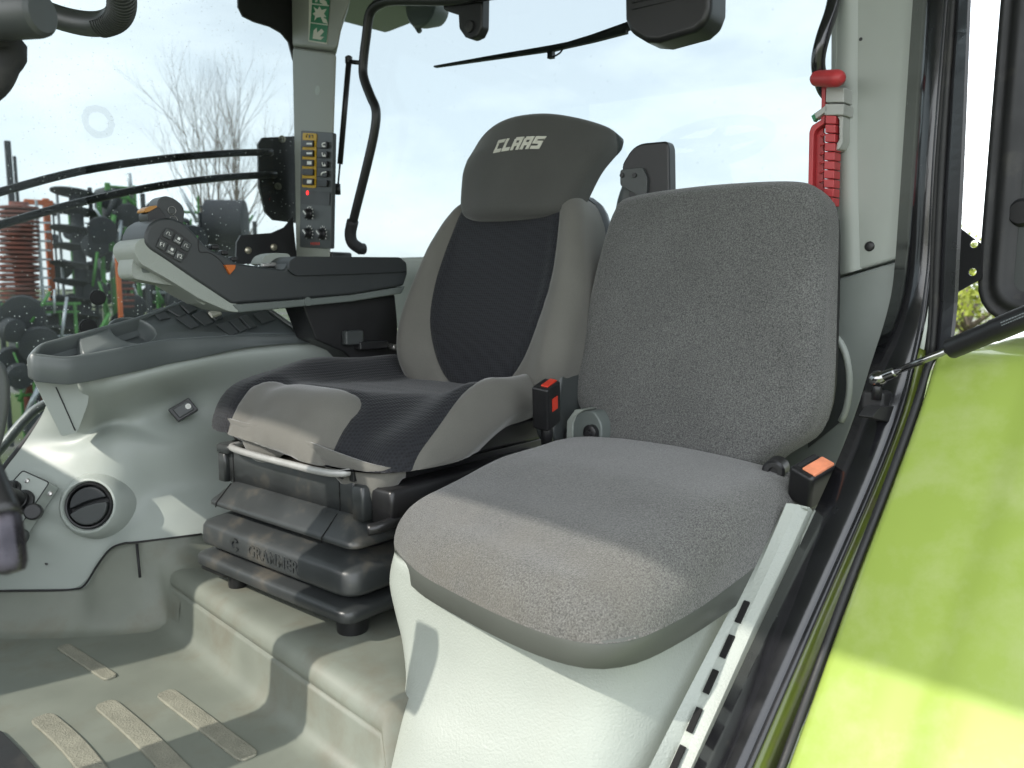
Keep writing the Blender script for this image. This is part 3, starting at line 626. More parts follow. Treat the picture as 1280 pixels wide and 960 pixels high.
# ------------------------------------------------------------------ far side window with guard rails
t = thing('side_window', (.4, 2.2, 0), 'dusty side window behind the armrest with black guard corners', 'window')
YS = 2.2
prism('pane', [V((-.6, YS, -.15)), V((1.27, YS, -.15)), V((1.27, YS, 1.62)), V((-.6, YS, 1.62))], (0, .005, 0), M['sideglass'], t)
def pY(pts, Y): return [aY(x, y, Y) for x, y in pts]
prism('upper_corner', pY([(297, -60), (298, 8), (304, 20), (318, 27), (338, 33), (352, 41), (361, 52), (367, 75), (368, -60)], YS - .012), (0, .008, 0), M['black'], t)
prism('lower_corner', pY([(295, 330), (296, 303), (301, 294), (340, 291), (356, 284), (366, 272), (372, 330)], YS - .012), (0, .008, 0), M['black'], t)
for p in ((310, 313), (342, 309)): lathe('corner_bolt', aY(*p, YS - .012), (0, -1, 0), [(-.002, .010), (.003, .010), (.005, .006), (.005, 0)], M['bolt'], t, 14)
for p, r in (((122, 372), .0155), ((110, 409), .017)):
    lathe('glass_fastener', aY(*p, YS), (0, -1, 0), [(-.001, r * 1.25), (.003, r * 1.25), (.003, r), (.008, r), (.008, 0)], M['rubber'], t, 22)
# ring left by a suction cup
n = 48; cc = aY(123, 152, YS - .0015); vs_ = []; fs = []; rr = random.Random(2)
for k in range(n):
    a = 2 * math.pi * k / n; w1 = .040 + rr.uniform(-.002, .002); w0 = .0235 + rr.uniform(-.001, .001)
    for q in (w0, w1): vs_.append(cc + V((math.cos(a) * q * .95, 0, math.sin(a) * q)))
for k in range(n): j = (k + 1) % n; fs.append([2 * k, 2 * k + 1, 2 * j + 1, 2 * j])
def film():
    m = bpy.data.materials.new('suction_mark'); m.use_nodes = True; tt = m.node_tree; b = tt.nodes['Principled BSDF']; b.inputs['Base Color'].default_value = (.4, .42, .4, 1); b.inputs['Roughness'].default_value = .9
    n = tt.nodes.new('ShaderNodeTexNoise'); n.inputs['Scale'].default_value = 120; r = tt.nodes.new('ShaderNodeMapRange'); r.inputs['From Min'].default_value = .35; r.inputs['From Max'].default_value = .7; r.inputs['To Max'].default_value = .38
    tt.links.new(n.outputs['Fac'], r.inputs['Value']); tt.links.new(r.outputs[0], b.inputs['Alpha']); return m
mk('suction_mark', vs_, fs, film(), t, recalc=False)
t = thing('window_guard', (1.1, 2.28, .8), 'two curved black guard rods on a bolted bracket outside the side window', 'guard rail')
tube('guard_rod', crv(pY([(-60, 258), (0, 240), (100, 214), (200, 199), (280, 192), (340, 190)], YS + .05), 5), .0105, M['post'], t, 10)
tube('guard_rod', crv(pY([(-60, 300), (0, 281), (100, 253), (200, 232), (280, 222), (345, 218)], YS + .05), 5), .0105, M['post'], t, 10)
br = prism('bracket', pY([(323, 180), (328, 172), (372, 170), (374, 279), (342, 275), (332, 265), (324, 232)], YS + .065), (0, .01, 0), M['black'], t)
for p in ((352, 174), (347, 233)): lathe('bolt', aY(*p, YS + .065), (0, -1, 0), [(0, .011), (.005, .011), (.006, .005), (.012, .005), (.012, 0)], M['bolt'], br, 12)
for p in ((338, 191), (342, 219)): lathe('rod_washer', aY(*p, YS + .063), (0, -1, 0), [(0, .010), (.004, .010), (.004, 0)], M['steel'], br, 12)
# silver handrail outside, low
t = thing('outer_handrail', (.2, 2.4, 0), 'silver tubular handrail outside, low beyond the console front', 'handrail')
tube('rail', crv(pY([(-60, 640), (-20, 585), (8, 552), (30, 526), (55, 506), (120, 480)], 2.42), 5), .013, M['silverbar'], t, 10)

# ------------------------------------------------------------------ door sill, post, seals
SL = [(790, 1170), (840, 1060), (885, 960), (950, 802), (1018, 640), (1056, 556), (1083, 492), (1106, 432), (1119, 385), (1126, 340), (1133, 250), (1150, 0), (1158, -110)]
SR = [(845, 1170), (893, 1060), (937, 960), (1012, 788), (1090, 610), (1126, 515), (1142, 452), (1153, 400), (1159, 360), (1163, 320), (1169, 200), (1184, 0), (1192, -110)]
def pl(pts, Y, n=90): return resample(crv([aY(x, y, Y) for x, y in pts], 6), n)
t = thing('door_sill', (1.0, .47, .3), 'glossy black scratched door sill curving up into the rear door post', 'door sill')
B = pl(SR, .44); A0 = pl(SL, .50); A = []
for a, b in zip(A0, B):
    k = S(.48, .72, b.z); A.append((V((b.x + .008, .504, b.z - .008)) * (1 - k) + (a + V((.003, .006, -.003))) * k))
loft('sill_plate', [A, [a.lerp(b, .5) for a, b in zip(A, B)], B], M['gloss'], t, solid=.012, soff=0)
tube('scratch', crv([aY(995, 776, .482) + V((-.002, 0, .003)), aY(1004, 797, .476) + V((-.002, 0, .003)), aY(1012, 822, .468) + V((-.002, 0, .003))], 4), .0007, M['silverbar'], t, 5)
tube('sill_edge', [b + V((-.003, -.001, .003)) for b in B], .0042, M['post'], t, 10)
SR2 = [(878, 1170), (923, 1060), (966, 960), (1038, 790), (1110, 616), (1139, 517), (1153, 453), (1161, 400), (1166, 360), (1170, 320), (1177, 200), (1194, 0), (1202, -110)]
Cc = pl(SR2, .43); D_ = [b + V((.012, -.004, -.012)) for b in Cc]
nn = 52
loft('sill_band', [[b + V((.003, 0, -.004)) for b in B[:nn]], [c.lerp(b, .5) + V((-.003, 0, .004)) for b, c in zip(B[:nn], Cc[:nn])], [c + V((0, -.003, 0)) for c in Cc[:nn]]], M['olive'], t, solid=.004)
tube('door_seal', [c + V((.004, -.004, -.004)) for c in Cc], .0062, M['rubber'], t, 10)
# rear door post: outer face above the fender, with ribs
PO = [(1190, 445), (1193, 420), (1197, 380), (1200, 320), (1206, 200), (1214, 0), (1219, -110)]
PI = [(1160, 445), (1162, 420), (1164, 380), (1166, 320), (1172, 200), (1188, 0), (1196, -110)]
pi_ = pl(PI, .425, 40); po_ = pl(PO, .385, 40)
loft('post_face', [pi_, [a.lerp(b, .45) + V((-.002, 0, 0)) for a, b in zip(pi_, po_)], [a.lerp(b, .5) + V((-.006, 0, 0)) for a, b in zip(pi_, po_)], [a.lerp(b, .92) + V((-.006, 0, 0)) for a, b in zip(pi_, po_)], po_], M['post'], t, smooth=False)
tube('post_seal', [a.lerp(b, .22) + V((-.004, 0, 0)) for a, b in zip(pi_, po_)], .0048, M['rubber'], t, 8)
tube('post_seal', [a.lerp(b, .04) + V((-.003, 0, 0)) for a, b in zip(pi_, po_)], .004, M['rubber'], t, 8)
# little dried weld bump on the sill
tube('weld_bump', crv([aY(1134, 320, .485), aY(1150, 311, .472), aY(1158, 309, .462), aY(1166, 303, .452)], 4), [.003] * 5 + [.004] * 4 + [.006] * 4, M['rubber'], t, 8)
# bracket for the gas strut
bb = aY(1096, 500, .475)
box('strut_bracket', bb, (.034, .034, .03), M['rubber'], t, bevel=.006)
prism('bracket_foot', rounded([aY(x, y, .47) for x, y in [(1072, 520), (1082, 507), (1118, 505), (1122, 516), (1100, 527)]], .006, 3), (0, -.02, 0), M['rubber'], t, bevel=.002)
# ------------------------------------------------------------------ fender
t = thing('rear_fender', (1.2, .1, .3), 'lime green painted rear fender beside the black door sill', 'fender')
FE = [(800, 1480), (860, 1290), (925, 1110), (984, 960), (1060, 750), (1110, 620), (1143, 530), (1158, 485), (1168, 452), (1178, 440), (1192, 434)]
E_ = resample(crv([aY(x, y, .405) for x, y in FE], 6), 60)
last = E_[-1]; 
for k in range(1, 26):
    s = k / 25; E_.append(V((last.x + 1.1 * s, .405, last.z + .03 * math.sin(s * 2.5) - .12 * s * s)))
sec = [(0, -.03), (0.0, -.006), (.002, .002), (.006, .006), (.012, .007), (.03, .008), (.06, .011), (.09, .012), (.110, .0115), (.122, .0125), (.134, .0155), (.148, .0175), (.17, .018), (.22, .016), (.28, .014), (.36, -.004), (.46, -.04), (.56, -.10), (.60, -.14), (.61, -.2)]
rows = []
for i, e in enumerate(E_):
    a = E_[max(0, i - 1)]; b = E_[min(len(E_) - 1, i + 1)]; tg = (b - a).normalized(); nm = V((-tg.z, 0, tg.x))
    rows.append([V((e.x, e.y - w_, e.z)) + nm * hgt for w_, hgt in sec])
loft('fender_panel', rows, M['lime'], t)
tube('fender_seal', [V((e.x - .004, e.y + .006, e.z - .004)) for e in E_[:62]], .0055, M['rubber'], t, 8)

# ------------------------------------------------------------------ open door, hinge plate, gas strut
t = thing('cab_door', (1.46, .3, .66), 'open black-framed cab door with ribbed rubber seal', 'door')
DX = 1.43
def dr(off, x): return rounded([V((x, .420 - off, .655 + off)), V((x, .420 - off, 1.72 - off)), V((x, -.55 + off, 1.72 - off)), V((x, -.55 + off, .655 + off))], [max(.02, .075 - off), .05, .05, .075], 6)
def dtilt(l): return [V((q.x + .03 * (q.z - .66), q.y, q.z)) for q in l]
o0 = dtilt(dr(0, DX + .02)); rings = [dtilt(dr(0, DX + .045)), o0, dtilt(dr(.004, DX)), dtilt(dr(.012, DX)), dtilt(dr(.014, DX + .004)), dtilt(dr(.022, DX + .003)), dtilt(dr(.026, DX - .002)), dtilt(dr(.036, DX - .002)), dtilt(dr(.040, DX + .006)), dtilt(dr(.052, DX + .010))]
loft('door_frame', rings, M['rubber'], t, closed=True)
ip = dtilt(dr(.050, DX + .012)); prism('inner_panel', ip, (.02, 0, 0), M['dark'], t)
lathe('door_knob', aX(1278, 266, DX + .02), (-1, 0, 0), [(0, .022), (.006, .022), (.010, .017), (.010, 0)], M['black'], t, 24)
hp = [aX(1194, 280, 1.425), aX(1228, 306, 1.425), aX(1228, 348, 1.425), aX(1194, 367, 1.425)]
P = []; F = []; N = 24
for i in range(N + 1):
    for j in range(N + 1): P.append((i / N, j / N))
for i in range(N):
    for j in range(N): F.append([i * (N + 1) + j, i * (N + 1) + j + 1, (i + 1) * (N + 1) + j + 1, (i + 1) * (N + 1) + j])
def bil(p): a = hp[0].lerp(hp[1], p[0]); b = hp[3].lerp(hp[2], p[0]); return a.lerp(b, p[1])
h1 = aX(1218, 305, 1.425); h2 = aX(1216, 340, 1.425)
_, out = cut(P, F, lambda p: min((bil(p) - h1).length, (bil(p) - h2).length) - .0062)
submesh('hinge_plate', P, out, bil, M['black'], t, solid=.005, smooth=False)

t = thing('door_strut', aY(1097, 474, .46), 'black gas strut holding the door open above the fender', 'gas strut')
g0 = aY(1097, 474, .468); g1 = aY(1196, 433, .36); g2 = aY(1330, 377, .24); dv = (g2 - g0).normalized()
lathe('ball_socket', g0, dv, [(-.011, .004), (-.007, .0105), (0, .0125), (.008, .011), (.012, .008), (.028, .0075), (.03, .006)], M['chrome'], t, 20)
tube('ball_stud', [g0, g0 - V((0, 0, .03))], .007, M['black'], t, 10)
tube('piston_rod', [g0 + dv * .02, g1], .0048, M['chrome'], t, 14)
L1 = (g1 - g0).length - .012; L2 = (g2 - g0).length
lathe('cylinder', g0, dv, [(L1, .006), (L1, .0128), (L1 + .004, .0142), (L1 + .06, .0142), (L1 + .062, .0152), (L2, .0152)], M['black'], t, 24)
cy = g0 + dv * (L1 + .095); upv = u_ - dv * u_.dot(dv); upv.normalize(); face = (CAM - cy); face = (face - dv * face.dot(dv)).normalized()
rr = random.Random(5)
for k in range(2):
    s = -.016
    while s < .02:
        w_ = rr.uniform(.0012, .003); c_ = cy + dv * (s + w_ / 2) + (face * .96 + upv * (.16 + .22 * (1 - k))).normalized() * .01522
        box('print_mark', c_, (w_, .0012, .0003), M['lampg'], t, ax=(dv, face.cross(dv).normalized(), (c_ - cy - dv * (c_ - cy).dot(dv)).normalized())); s += w_ + .0009

# ------------------------------------------------------------------ passenger seat
t = thing('passenger_seat', (.95, .8, .27), 'folding passenger seat in speckled grey fabric beside the door sill', 'seat')
Ob = V((1.19, .80, .42)); ev = V((.19, 0, .98)).normalized(); eu = V((0, -1, 0)); en = eu.cross(ev)
bo = [(776, 242), (850, 231), (930, 224), (988, 222), (1012, 229), (1025, 252), (1027, 300), (1025, 400), (1021, 480), (1012, 520), (998, 543), (968, 562), (946, 580), (932, 598), (905, 616), (840, 618), (750, 605), (740, 560), (732, 536), (714, 508), (710, 480), (717, 440), (732, 362), (749, 290), (760, 258)]
b2 = []
for p in bo:
    q = aP(*p, Ob, en) - Ob; b2.append(V((q.dot(eu), q.dot(ev))))
ol = [V((q.x, q.y)) for q in crv([V((a.x, a.y, 0)) for a in b2], 4, True)]
P, F = pillow_param(ol, .026, .04, 150, 8, 12)
def hb_(u, v): return .014 * (1 - (u / .25) ** 2) - .012 * ((v - .25) / .25) ** 2
submesh('backrest', P, F, lambda p: Ob + eu * p[0] + ev * p[1] + en * (hb_(p[0], p[1]) - edge_drop(p[2], .026)), M['boucle'], t)
prism('back_shell', [Ob + eu * (q.x * .97) + ev * (q.y * .98 + .005) - en * .07 for q in resample(ol, 60, True)], -en * .025, M['black'], t, bevel=.008)
# cushion
fr = [aZ(x, y, .305) for x, y in [(484, 684), (520, 712), (570, 741), (625, 768), (680, 790), (730, 802), (770, 802), (810, 792), (860, 768), (915, 728), (945, 692)]]
co_ = [V((1.20, 1.02)), V((1.0, 1.055)), V((.82, 1.06)), V((.735, 1.045))] + [V((q.x, q.y)) for q in fr[1:9]] + [V((.91, .546)), V((1.0, .547)), V((1.1, .549)), V((1.18, .556)), V((1.21, .60))]
ol = [V((q.x, q.y)) for q in crv([V((a.x, a.y, 0)) for a in co_], 4, True)]
RC = .056
def bot_(x): return .3035 + .035 * S(.80, 1.15, x)
P, F = pillow_param(ol, RC, .048, 160, 10, 14)
def hc_(x, y):
    return .424 + .012 * S(.86, 1.12, x) - .056 * S(.98, .70, x) - .014 * S(.64, .55, y) * S(1.0, .8, x) - .012 * (abs(y - .8) / .25) ** 2 + .006 * math.exp(-((x - .80) / .05) ** 2)
submesh('cushion', P, F, lambda p: V((p[0], p[1], max(bot_(p[0]), hc_(p[0], p[1]) - edge_drop(p[2], RC)))), M['boucle2'], t)
ro = resample(ol, 90, True); cc_ = sum(ro, V((0, 0))) / 90
def ins(l, k): return [q + (cc_ - q).normalized() * k for q in l]
loft('cushion_base', [[V((q.x, q.y, z + (bot_(q.x) - .3035) * m_)) for q in ins(ro, k)] for z, k, m_ in ((.2705, .012, .6), (.2705, .003, .6), (.272, .001, .6), (.302, .0, 1), (.306, .002, 1), (.315, .02, 1))], M['band'], t, closed=True)
# hinge towers
bt = prism('hinge_tower', rounded(pX([(713, 590), (714, 528), (722, 515), (742, 513), (752, 530), (752, 600)], 1.17), .012, 4), (.05, 0, 0), M['midtrim'], t, bevel=.004)
prism('tower_edge', rounded(pX([(707, 590), (709, 526), (719, 512), (730, 512), (719, 520), (715, 530), (714, 590)], 1.165), .002, 2), (.04, 0, 0), M['light'], bt)
lathe('hinge_bolt', aX(739, 541, 1.165), (-1, 0, 0), [(-.01, .016), (.006, .016), (.008, .012), (.008, .006), (.012, .006), (.012, 0)], M['black'], bt, 20)
bt = tube('hinge_post', [aX(968, 650, 1.16), aX(967, 598, 1.16)], .017, M['midtrim'], t, 16)
lathe('hinge_knuckle', aX(968, 588, 1.15), (-1, -.3, 0), [(-.03, .018), (.008, .018), (.012, .014), (.012, .007), (.006, .006), (.006, 0)], M['black'], bt, 20)
lathe('hinge_ring', aX(966, 596, 1.16), (0, 0, 1), [(-.004, .019), (.004, .019), (.004, 0)], M['steel'], bt, 20)

# pedestal below the passenger seat
t = thing('seat_pedestal', (.95, .8, 0), 'pale grey moulded box carrying the passenger seat', 'seat box')
def prow(z, dx, pts): return [V((x, y, z)) for x, y in pts]
rows = []
for (px, py, X, Xn, yr) in ((482, 683, .725, .745, .59), (480, 690, .70, .735, .575), (475, 712, .696, .735, .572), (475, 732, .694, .735, .571), (482, 765, .69, .730, .570), (490, 800, .682, .722, .569), (494, 850, .662, .705, .568), (486, 890, .64, .69, .567), (470, 960, .61, .665, .566), (455, 1030, .585, .64, .565)):
    c = aX(px, py, X); z = c.z; Y = c.y
    rows.append([V((1.22, Y - .01, z)), V((1.0, Y + .004, z)), V((.85, Y + .006, z)), V((X + .05, Y + .003, z)), V((X + .004, Y - .022, z)), V((X - .008, Y - .09, z)), V((X * .4 + Xn * .6 - .02, .76, z)), V((Xn - .012, .685, z)), V((Xn + .004, .638, z)), V((Xn + .04, .595, z)), V((Xn + .12, yr + .003, z)), V((1.0, yr, z)), V((1.2, yr, z))])
R2 = [crv(r, 5) for r in rows]; cols = [crv([r[j] for r in R2], 4) for j in range(len(R2[0]))]
loft('pedestal_shell', [[c[i] for c in cols] for i in range(len(cols[0]))], M['light'], t)
# sill trim rail with air slots
t = thing('sill_trim', (1.0, .53, .3), 'pale grey slotted trim rail running up beside the passenger seat', 'trim')
def rl(pts, Y): return resample(crv([aY(x, y, Y) for x, y in pts], 5), 60)
ra = rl([(740, 1100), (811, 960), (868, 848), (918, 752), (950, 690), (980, 634)], .552)
rb = rl([(772, 1100), (838, 960), (888, 845), (930, 755), (958, 692), (984, 631)], .541)
rc = rl([(806, 1100), (866, 960), (915, 850), (955, 760), (984, 700), (1013, 636)], .515)
rd = rl([(812, 1100), (872, 960), (921, 850), (960, 760), (988, 700), (1016, 638)], .512)
re = rl([(823, 1100), (884, 960), (930, 850), (969, 760), (994, 700), (1020, 640)], .503)
nU = V((-.69, 0, .72))
loft('rail', [[q - nU * .02 for q in ra], ra, [q + nU * .004 for q in rb], [a.lerp(b, .5) + nU * .006 for a, b in zip(rb, rc)], [q + nU * .004 for q in rc], [q - nU * .003 for q in rd], [q - nU * .004 for q in [a.lerp(b, .6) for a, b in zip(rd, re)]], [q + nU * .005 for q in [a.lerp(b, .75) for a, b in zip(rd, re)]], [q + nU * .005 for q in re], [q - nU * .014 for q in re]], M['light'], t, smooth=False)
dU = (rb[40] - rb[20]).normalized()
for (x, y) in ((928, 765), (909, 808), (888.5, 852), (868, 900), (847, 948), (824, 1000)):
    q = aP(x, y, rb[30] + nU * .0049, nU); box('air_slot_shade', q, (.033, .0085, .003), M['void'], t, ax=(dU, V((0, 1, 0)), nU))  # black boxes lying on the rail paint the shade inside its slots
box('rail_end', rc[-1].lerp(rb[-1], .5) + nU * -.008, (.004, .028, .022), M['light'], t, ax=(dU, V((0, 1, 0)), nU), bevel=.001)

# passenger belt buckle
t = thing('belt_buckle', aY(1015, 620, .52), 'black belt buckle with faded orange button on the sill trim', 'belt buckle')
c_ = aY(1014, 602, .535); z1 = V((-.36, -.22, .9)).normalized(); x1 = V((.93, -.25, .3)); x1 = (x1 - z1 * x1.dot(z1)).normalized(); y1 = z1.cross(x1)
bd = box('buckle_body', c_, (.056, .043, .062), M['black'], t, ax=(x1, y1, z1), bevel=.007, seg=3)
box('release_button', c_ + z1 * .0305 + x1 * .003 - y1 * .007, (.044, .023, .006), M['orangebtn'], t, ax=(x1, y1, z1), bevel=.002)
box('tongue_slot', c_ + z1 * .0302 + x1 * .002 + y1 * .011, (.040, .007, .003), M['rubber'], t, ax=(x1, y1, z1))
tube('buckle_stalk', [c_ - z1 * .02, c_ - z1 * .06 + V((.01, .02, 0))], .014, M['black'], t, 10)

# ------------------------------------------------------------------ driver seat
su = V((.113, -.994, 0)).normalized(); sf = V((-.994, -.113, 0)).normalized(); Z = V((0, 0, 1))
Oc = V((.957, 1.348, 0))
t = thing('driver_seat', (Oc.x, Oc.y, .120), 'suspended driver seat in grey velour with black mesh panels', 'seat')
# cushion
co_ = [(-.25, -.26), (-.305, -.1), (-.338, .06), (-.338, .17), (-.300, .238), (-.20, .264), (-.06, .268), (.06, .268), (.17, .258), (.232, .228), (.258, .16), (.262, .05), (.25, -.1), (.225, -.26), (.1, -.275), (-.1, -.275)]
ol = [V((q.x, q.y)) for q in crv([V((a, b, 0)) for a, b in co_], 5, True)]
RD = .07
P, F = pillow_param(ol, RD, .038, 180, 10, 22, 6)
def ub(w_): return .175 + (w_ + .15) * .22
def s_bol(p): return (abs(p[0]) if p[0] > 0 else abs(p[0]) - .07) - ub(p[1])
def s_bib(p):
    a = abs(p[0] + .055) - .158; b = .150 - p[1]; k = .05
    h_s = max(0, 1 - abs(a - b) / k); return max(a, b) + h_s * h_s * k * .25
def s_low(p): return p[2] + .022 if p[1] > .05 else 1
def hz(u, w_):
    au = abs(u)
    cd_ = .085 * S(.16, .44, u * 1.15 + w_) * S(-.02, .16, u) + .03 * S(.22, .46, -u * 1.0 + w_) * S(.02, .2, -u)
    return -cd_ + .512 + .05 * S(.13, .235, au) * (1 - .65 * S(.02, .26, w_)) + .012 * math.exp(-((w_ - .17) / .07) ** 2) - .012 * math.exp(-((w_ + .12) / .12) ** 2) - .02 * S(.2, .27, w_)
def cmap(p):
    g = .007 * math.exp(-(s_bol(p) / .006) ** 2) + .006 * math.exp(-(s_bib(p) / .006) ** 2) * (1 if p[2] > -.02 else 0)
    if s_bib(p) < 0: g += .005 * math.exp(-((p[2] - .012 - .02 * math.sin((p[0] + .2) * 9)) / .004) ** 2) * (1 if p[1] > .2 else 0) + (.004 * math.exp(-((p[0] + .005) / .003) ** 2) if p[2] < .012 and p[1] > .2 else 0)
    if p[2] < .02 and p[1] > .15: g += .004 * math.sin(p[0] * 55 + 1) * S(.02, -.03, p[2]) + .003 * math.sin(p[0] * 110 + p[2] * 80) * S(.02, -.03, p[2])
    b = .007 if s_bib(p) < 0 and p[2] > -.03 else 0
    z = hz(p[0], p[1]) - edge_drop(p[2], RD) - g
    tuck = .03 * S(-.0, -.05, p[2]); k = 1 - tuck / .27
    q = Oc + su * (p[0] * k) + sf * (p[1] * k + (-g * .7 if p[1] > .2 else 0)); q.z = max(z, .405 + .02 * S(.1, -.2, p[0])) if p[1] > -.1 else z; return q
low, rest = cut(P, F, s_low); bol_in, bol = cut(P, rest, s_bol); bib, msh = cut(P, bol_in, s_bib)
cu = submesh('cushion_mesh_panel', P, msh, cmap, M['mesh'], t)
for sg in (-1, 1): submesh('cushion_bolster', P, [f for f in bol if P[f[0]][0] * sg > 0], cmap, M['velour'], t)
submesh('cushion_front_panel', P, bib, cmap, M['velour'], t)
submesh('cushion_lower_band', P, low, cmap, M['velour'], t)
# loose seat-cover skirt hanging in folds at the front
fpts = [p for p in crv([V((a, b, 0)) for a, b in [(-.30, .15), (-.295, .19), (-.265, .228), (-.18, .247), (-.06, .253), (.06, .253), (.16, .245), (.215, .222), (.236, .19)]], 14)]
rows = []; rn = random.Random(3); ph = [rn.uniform(0, 6) for _ in range(4)]
for k in range(9):
    s = k / 8; row = []
    for i, q in enumerate(fpts):
        a = i / len(fpts); fold = .010 * math.sin(a * 46 + ph[0]) + .008 * math.sin(a * 27 + ph[1]); dip = .036 + .018 * S(.35, .95, a) + .016 * math.sin(a * 17 + .6) + .006 * math.sin(a * 41 + ph[2])
        c = q * (1.018 - .06 * s * s + fold * 1.6 * s); z = .452 - .012 * S(.2, 0, a) - .040 * S(.45, .95, a) - dip * s * 1.2 * (1 - .5 * S(.8, 1, a)) - .004 * s
        w3 = Oc + su * c.x + sf * c.y; w3.z = z; row.append(w3)
    rows.append(row)
loft('seat_cover_skirt', rows, M['velour'], t, solid=.004)
# seat pan / frame under the cushion
def sl_(u, w_, z): q = Oc + su * u + sf * w_; return V((q.x, q.y, z))
prism('seat_pan', [sl_(-.22, -.25, .395), sl_(.22, -.25, .395), sl_(.22, .18, .395), sl_(-.22, .18, .395)], (0, 0, .05), M['black'], t, bevel=.01)
prism('slide_rail', [sl_(-.20, -.27, .33), sl_(-.14, -.27, .33), sl_(-.14, .22, .33), sl_(-.20, .22, .33)], (0, 0, .062), M['black'], t, bevel=.004)
prism('slide_rail', [sl_(.14, -.27, .33), sl_(.20, -.27, .33), sl_(.20, .20, .33), sl_(.14, .20, .33)], (0, 0, .062), M['black'], t, bevel=.004)
# backrest
LEAN = math.radians(16); sb = -sf
bv = sb * math.sin(LEAN) + Z * math.cos(LEAN); bn = sf * math.cos(LEAN) + Z * math.sin(LEAN)
Bo = V((1.180, 1.315, .64)) - bv * .208
half = [(.0, .0), (.10, .0), (.18, .02), (.225, .065), (.247, .13), (.252, .20), (.246, .28), (.230, .35), (.212, .41), (.194, .46), (.165, .50), (.11, .522), (0, .528)]
pts = half + [(-a, b) for a, b in half[-2:0:-1]]
ol = [V((q.x, q.y)) for q in crv([V((a, b, 0)) for a, b in pts], 4, True)]
RB = .05
P, F = pillow_param(ol, RB, .085, 180, 9, 22, 5)
ih = [(.0, .045), (.05, .05), (.10, .085), (.135, .15), (.150, .22), (.152, .30), (.142, .38), (.128, .46), (.12, .54)]
def iw(v):
    if v <= .045: return -.05 - (.045 - v)
    for (a, b), (c, d) in zip(ih, ih[1:]):
        if b <= v <= d: return a + (c - a) * (v - b) / (d - b)
    return .12
def s_ins(p):
    u, v = abs(p[0]), p[1]; e = v - .045 if u < .05 else 9
    # smooth superellipse-like barrel
    lo = 1 - ((.30 - v) / .255) ** 2 if v < .30 else 1
    wd = .168 * (max(lo, 0) ** .42) if v < .30 else .168 - .035 * ((v - .30) / .22) ** 1.5
    if lo <= 0: return .02 + u * .1 + (.045 - v)
    return u - wd
def hbk(u, v): return .034 * S(.13, .22, abs(u)) * S(.0, .12, v) * (1 - .35 * S(.36, .5, v)) + .016 * math.exp(-((v - .17) / .1) ** 2)
def bmap(p):
    g = .007 * math.exp(-(s_ins(p) / .006) ** 2) if p[2] > .005 else 0
    s2 = .005 * math.exp(-((p[2] + .012) / .004) ** 2)
    return Bo + su * (p[0] * (1 - s2)) + bv * p[1] + bn * (hbk(p[0], p[1]) - edge_drop(p[2], RB) - g)
inn, out = cut(P, F, s_ins)
submesh('backrest_mesh_panel', P, inn, bmap, M['mesh'], t)
submesh('backrest_bolster', P, out, bmap, M['velour'], t)
sh = [V((a * 1.0, b)) for a, b in pts]
shell = resample([V((q.x, q.y)) for q in crv([V((a, b, 0)) for a, b in pts], 4, True)], 70, True)
loft('back_shell', [[Bo + su * (q.x * k) + bv * ((q.y - .26) * k + .27) - bn * d for q in shell] for d, k in ((.10, .98), (.115, 1.005), (.13, 1.0), (.15, .93), (.158, .80), (.16, .4), (.16, .02))], M['black'], t, closed=True)
# recliner cover at the near side
rp_ = [(722, 425), (735, 432), (742, 470), (735, 515), (715, 545), (700, 560), (690, 545), (697, 500), (703, 460)]
prism('recliner_cover', rounded([aY(x, y, 1.075) for x, y in rp_], .012, 3), (0, .05, 0), M['dark'], t, bevel=.008, seg=3)
lathe('recliner_knob', aY(713, 545, 1.07), (0, -1, 0), [(-.01, .016), (.016, .016), (.02, .012), (.02, 0)], M['black'], t, 20)
# headrest
hr = [(-.105, .443), (-.04, .436), (.06, .436), (.125, .443), (.160, .468), (.182, .54), (.200, .60), (.201, .634), (.184, .660), (.09, .677), (0, .680), (-.08, .677), (-.155, .664), (-.182, .640), (-.186, .60), (-.175, .54), (-.150, .468)]
ol = [V((q.x, q.y)) for q in crv([V((a, b, 0)) for a, b in hr], 5, True)]
RH = .022
P, F = pillow_param(ol, RH, .034, 150, 7, 14, 4)
def hh(u, v): return .040 - 1.45 * u * u * (1 + .5 * S(.55, .66, v)) - .2 * max(0, v - .6)
def hmap(u, v, d=0): return Bo + su * (u + .008) + bv * v + bn * (hh(u, v) + d)
hd = submesh('headrest', P, F, lambda p: hmap(p[0], p[1], -edge_drop(p[2], RH)), M['headfab'], t)
bk = resample(ol, 60, True); loft('headrest_back', [[hmap(q.x * k, (q.y - .55) * k + .55, -d) for q in bk] for d, k in ((.052, .99), (.062, .93), (.066, .6), (.066, .02))], M['black'], t, closed=True)
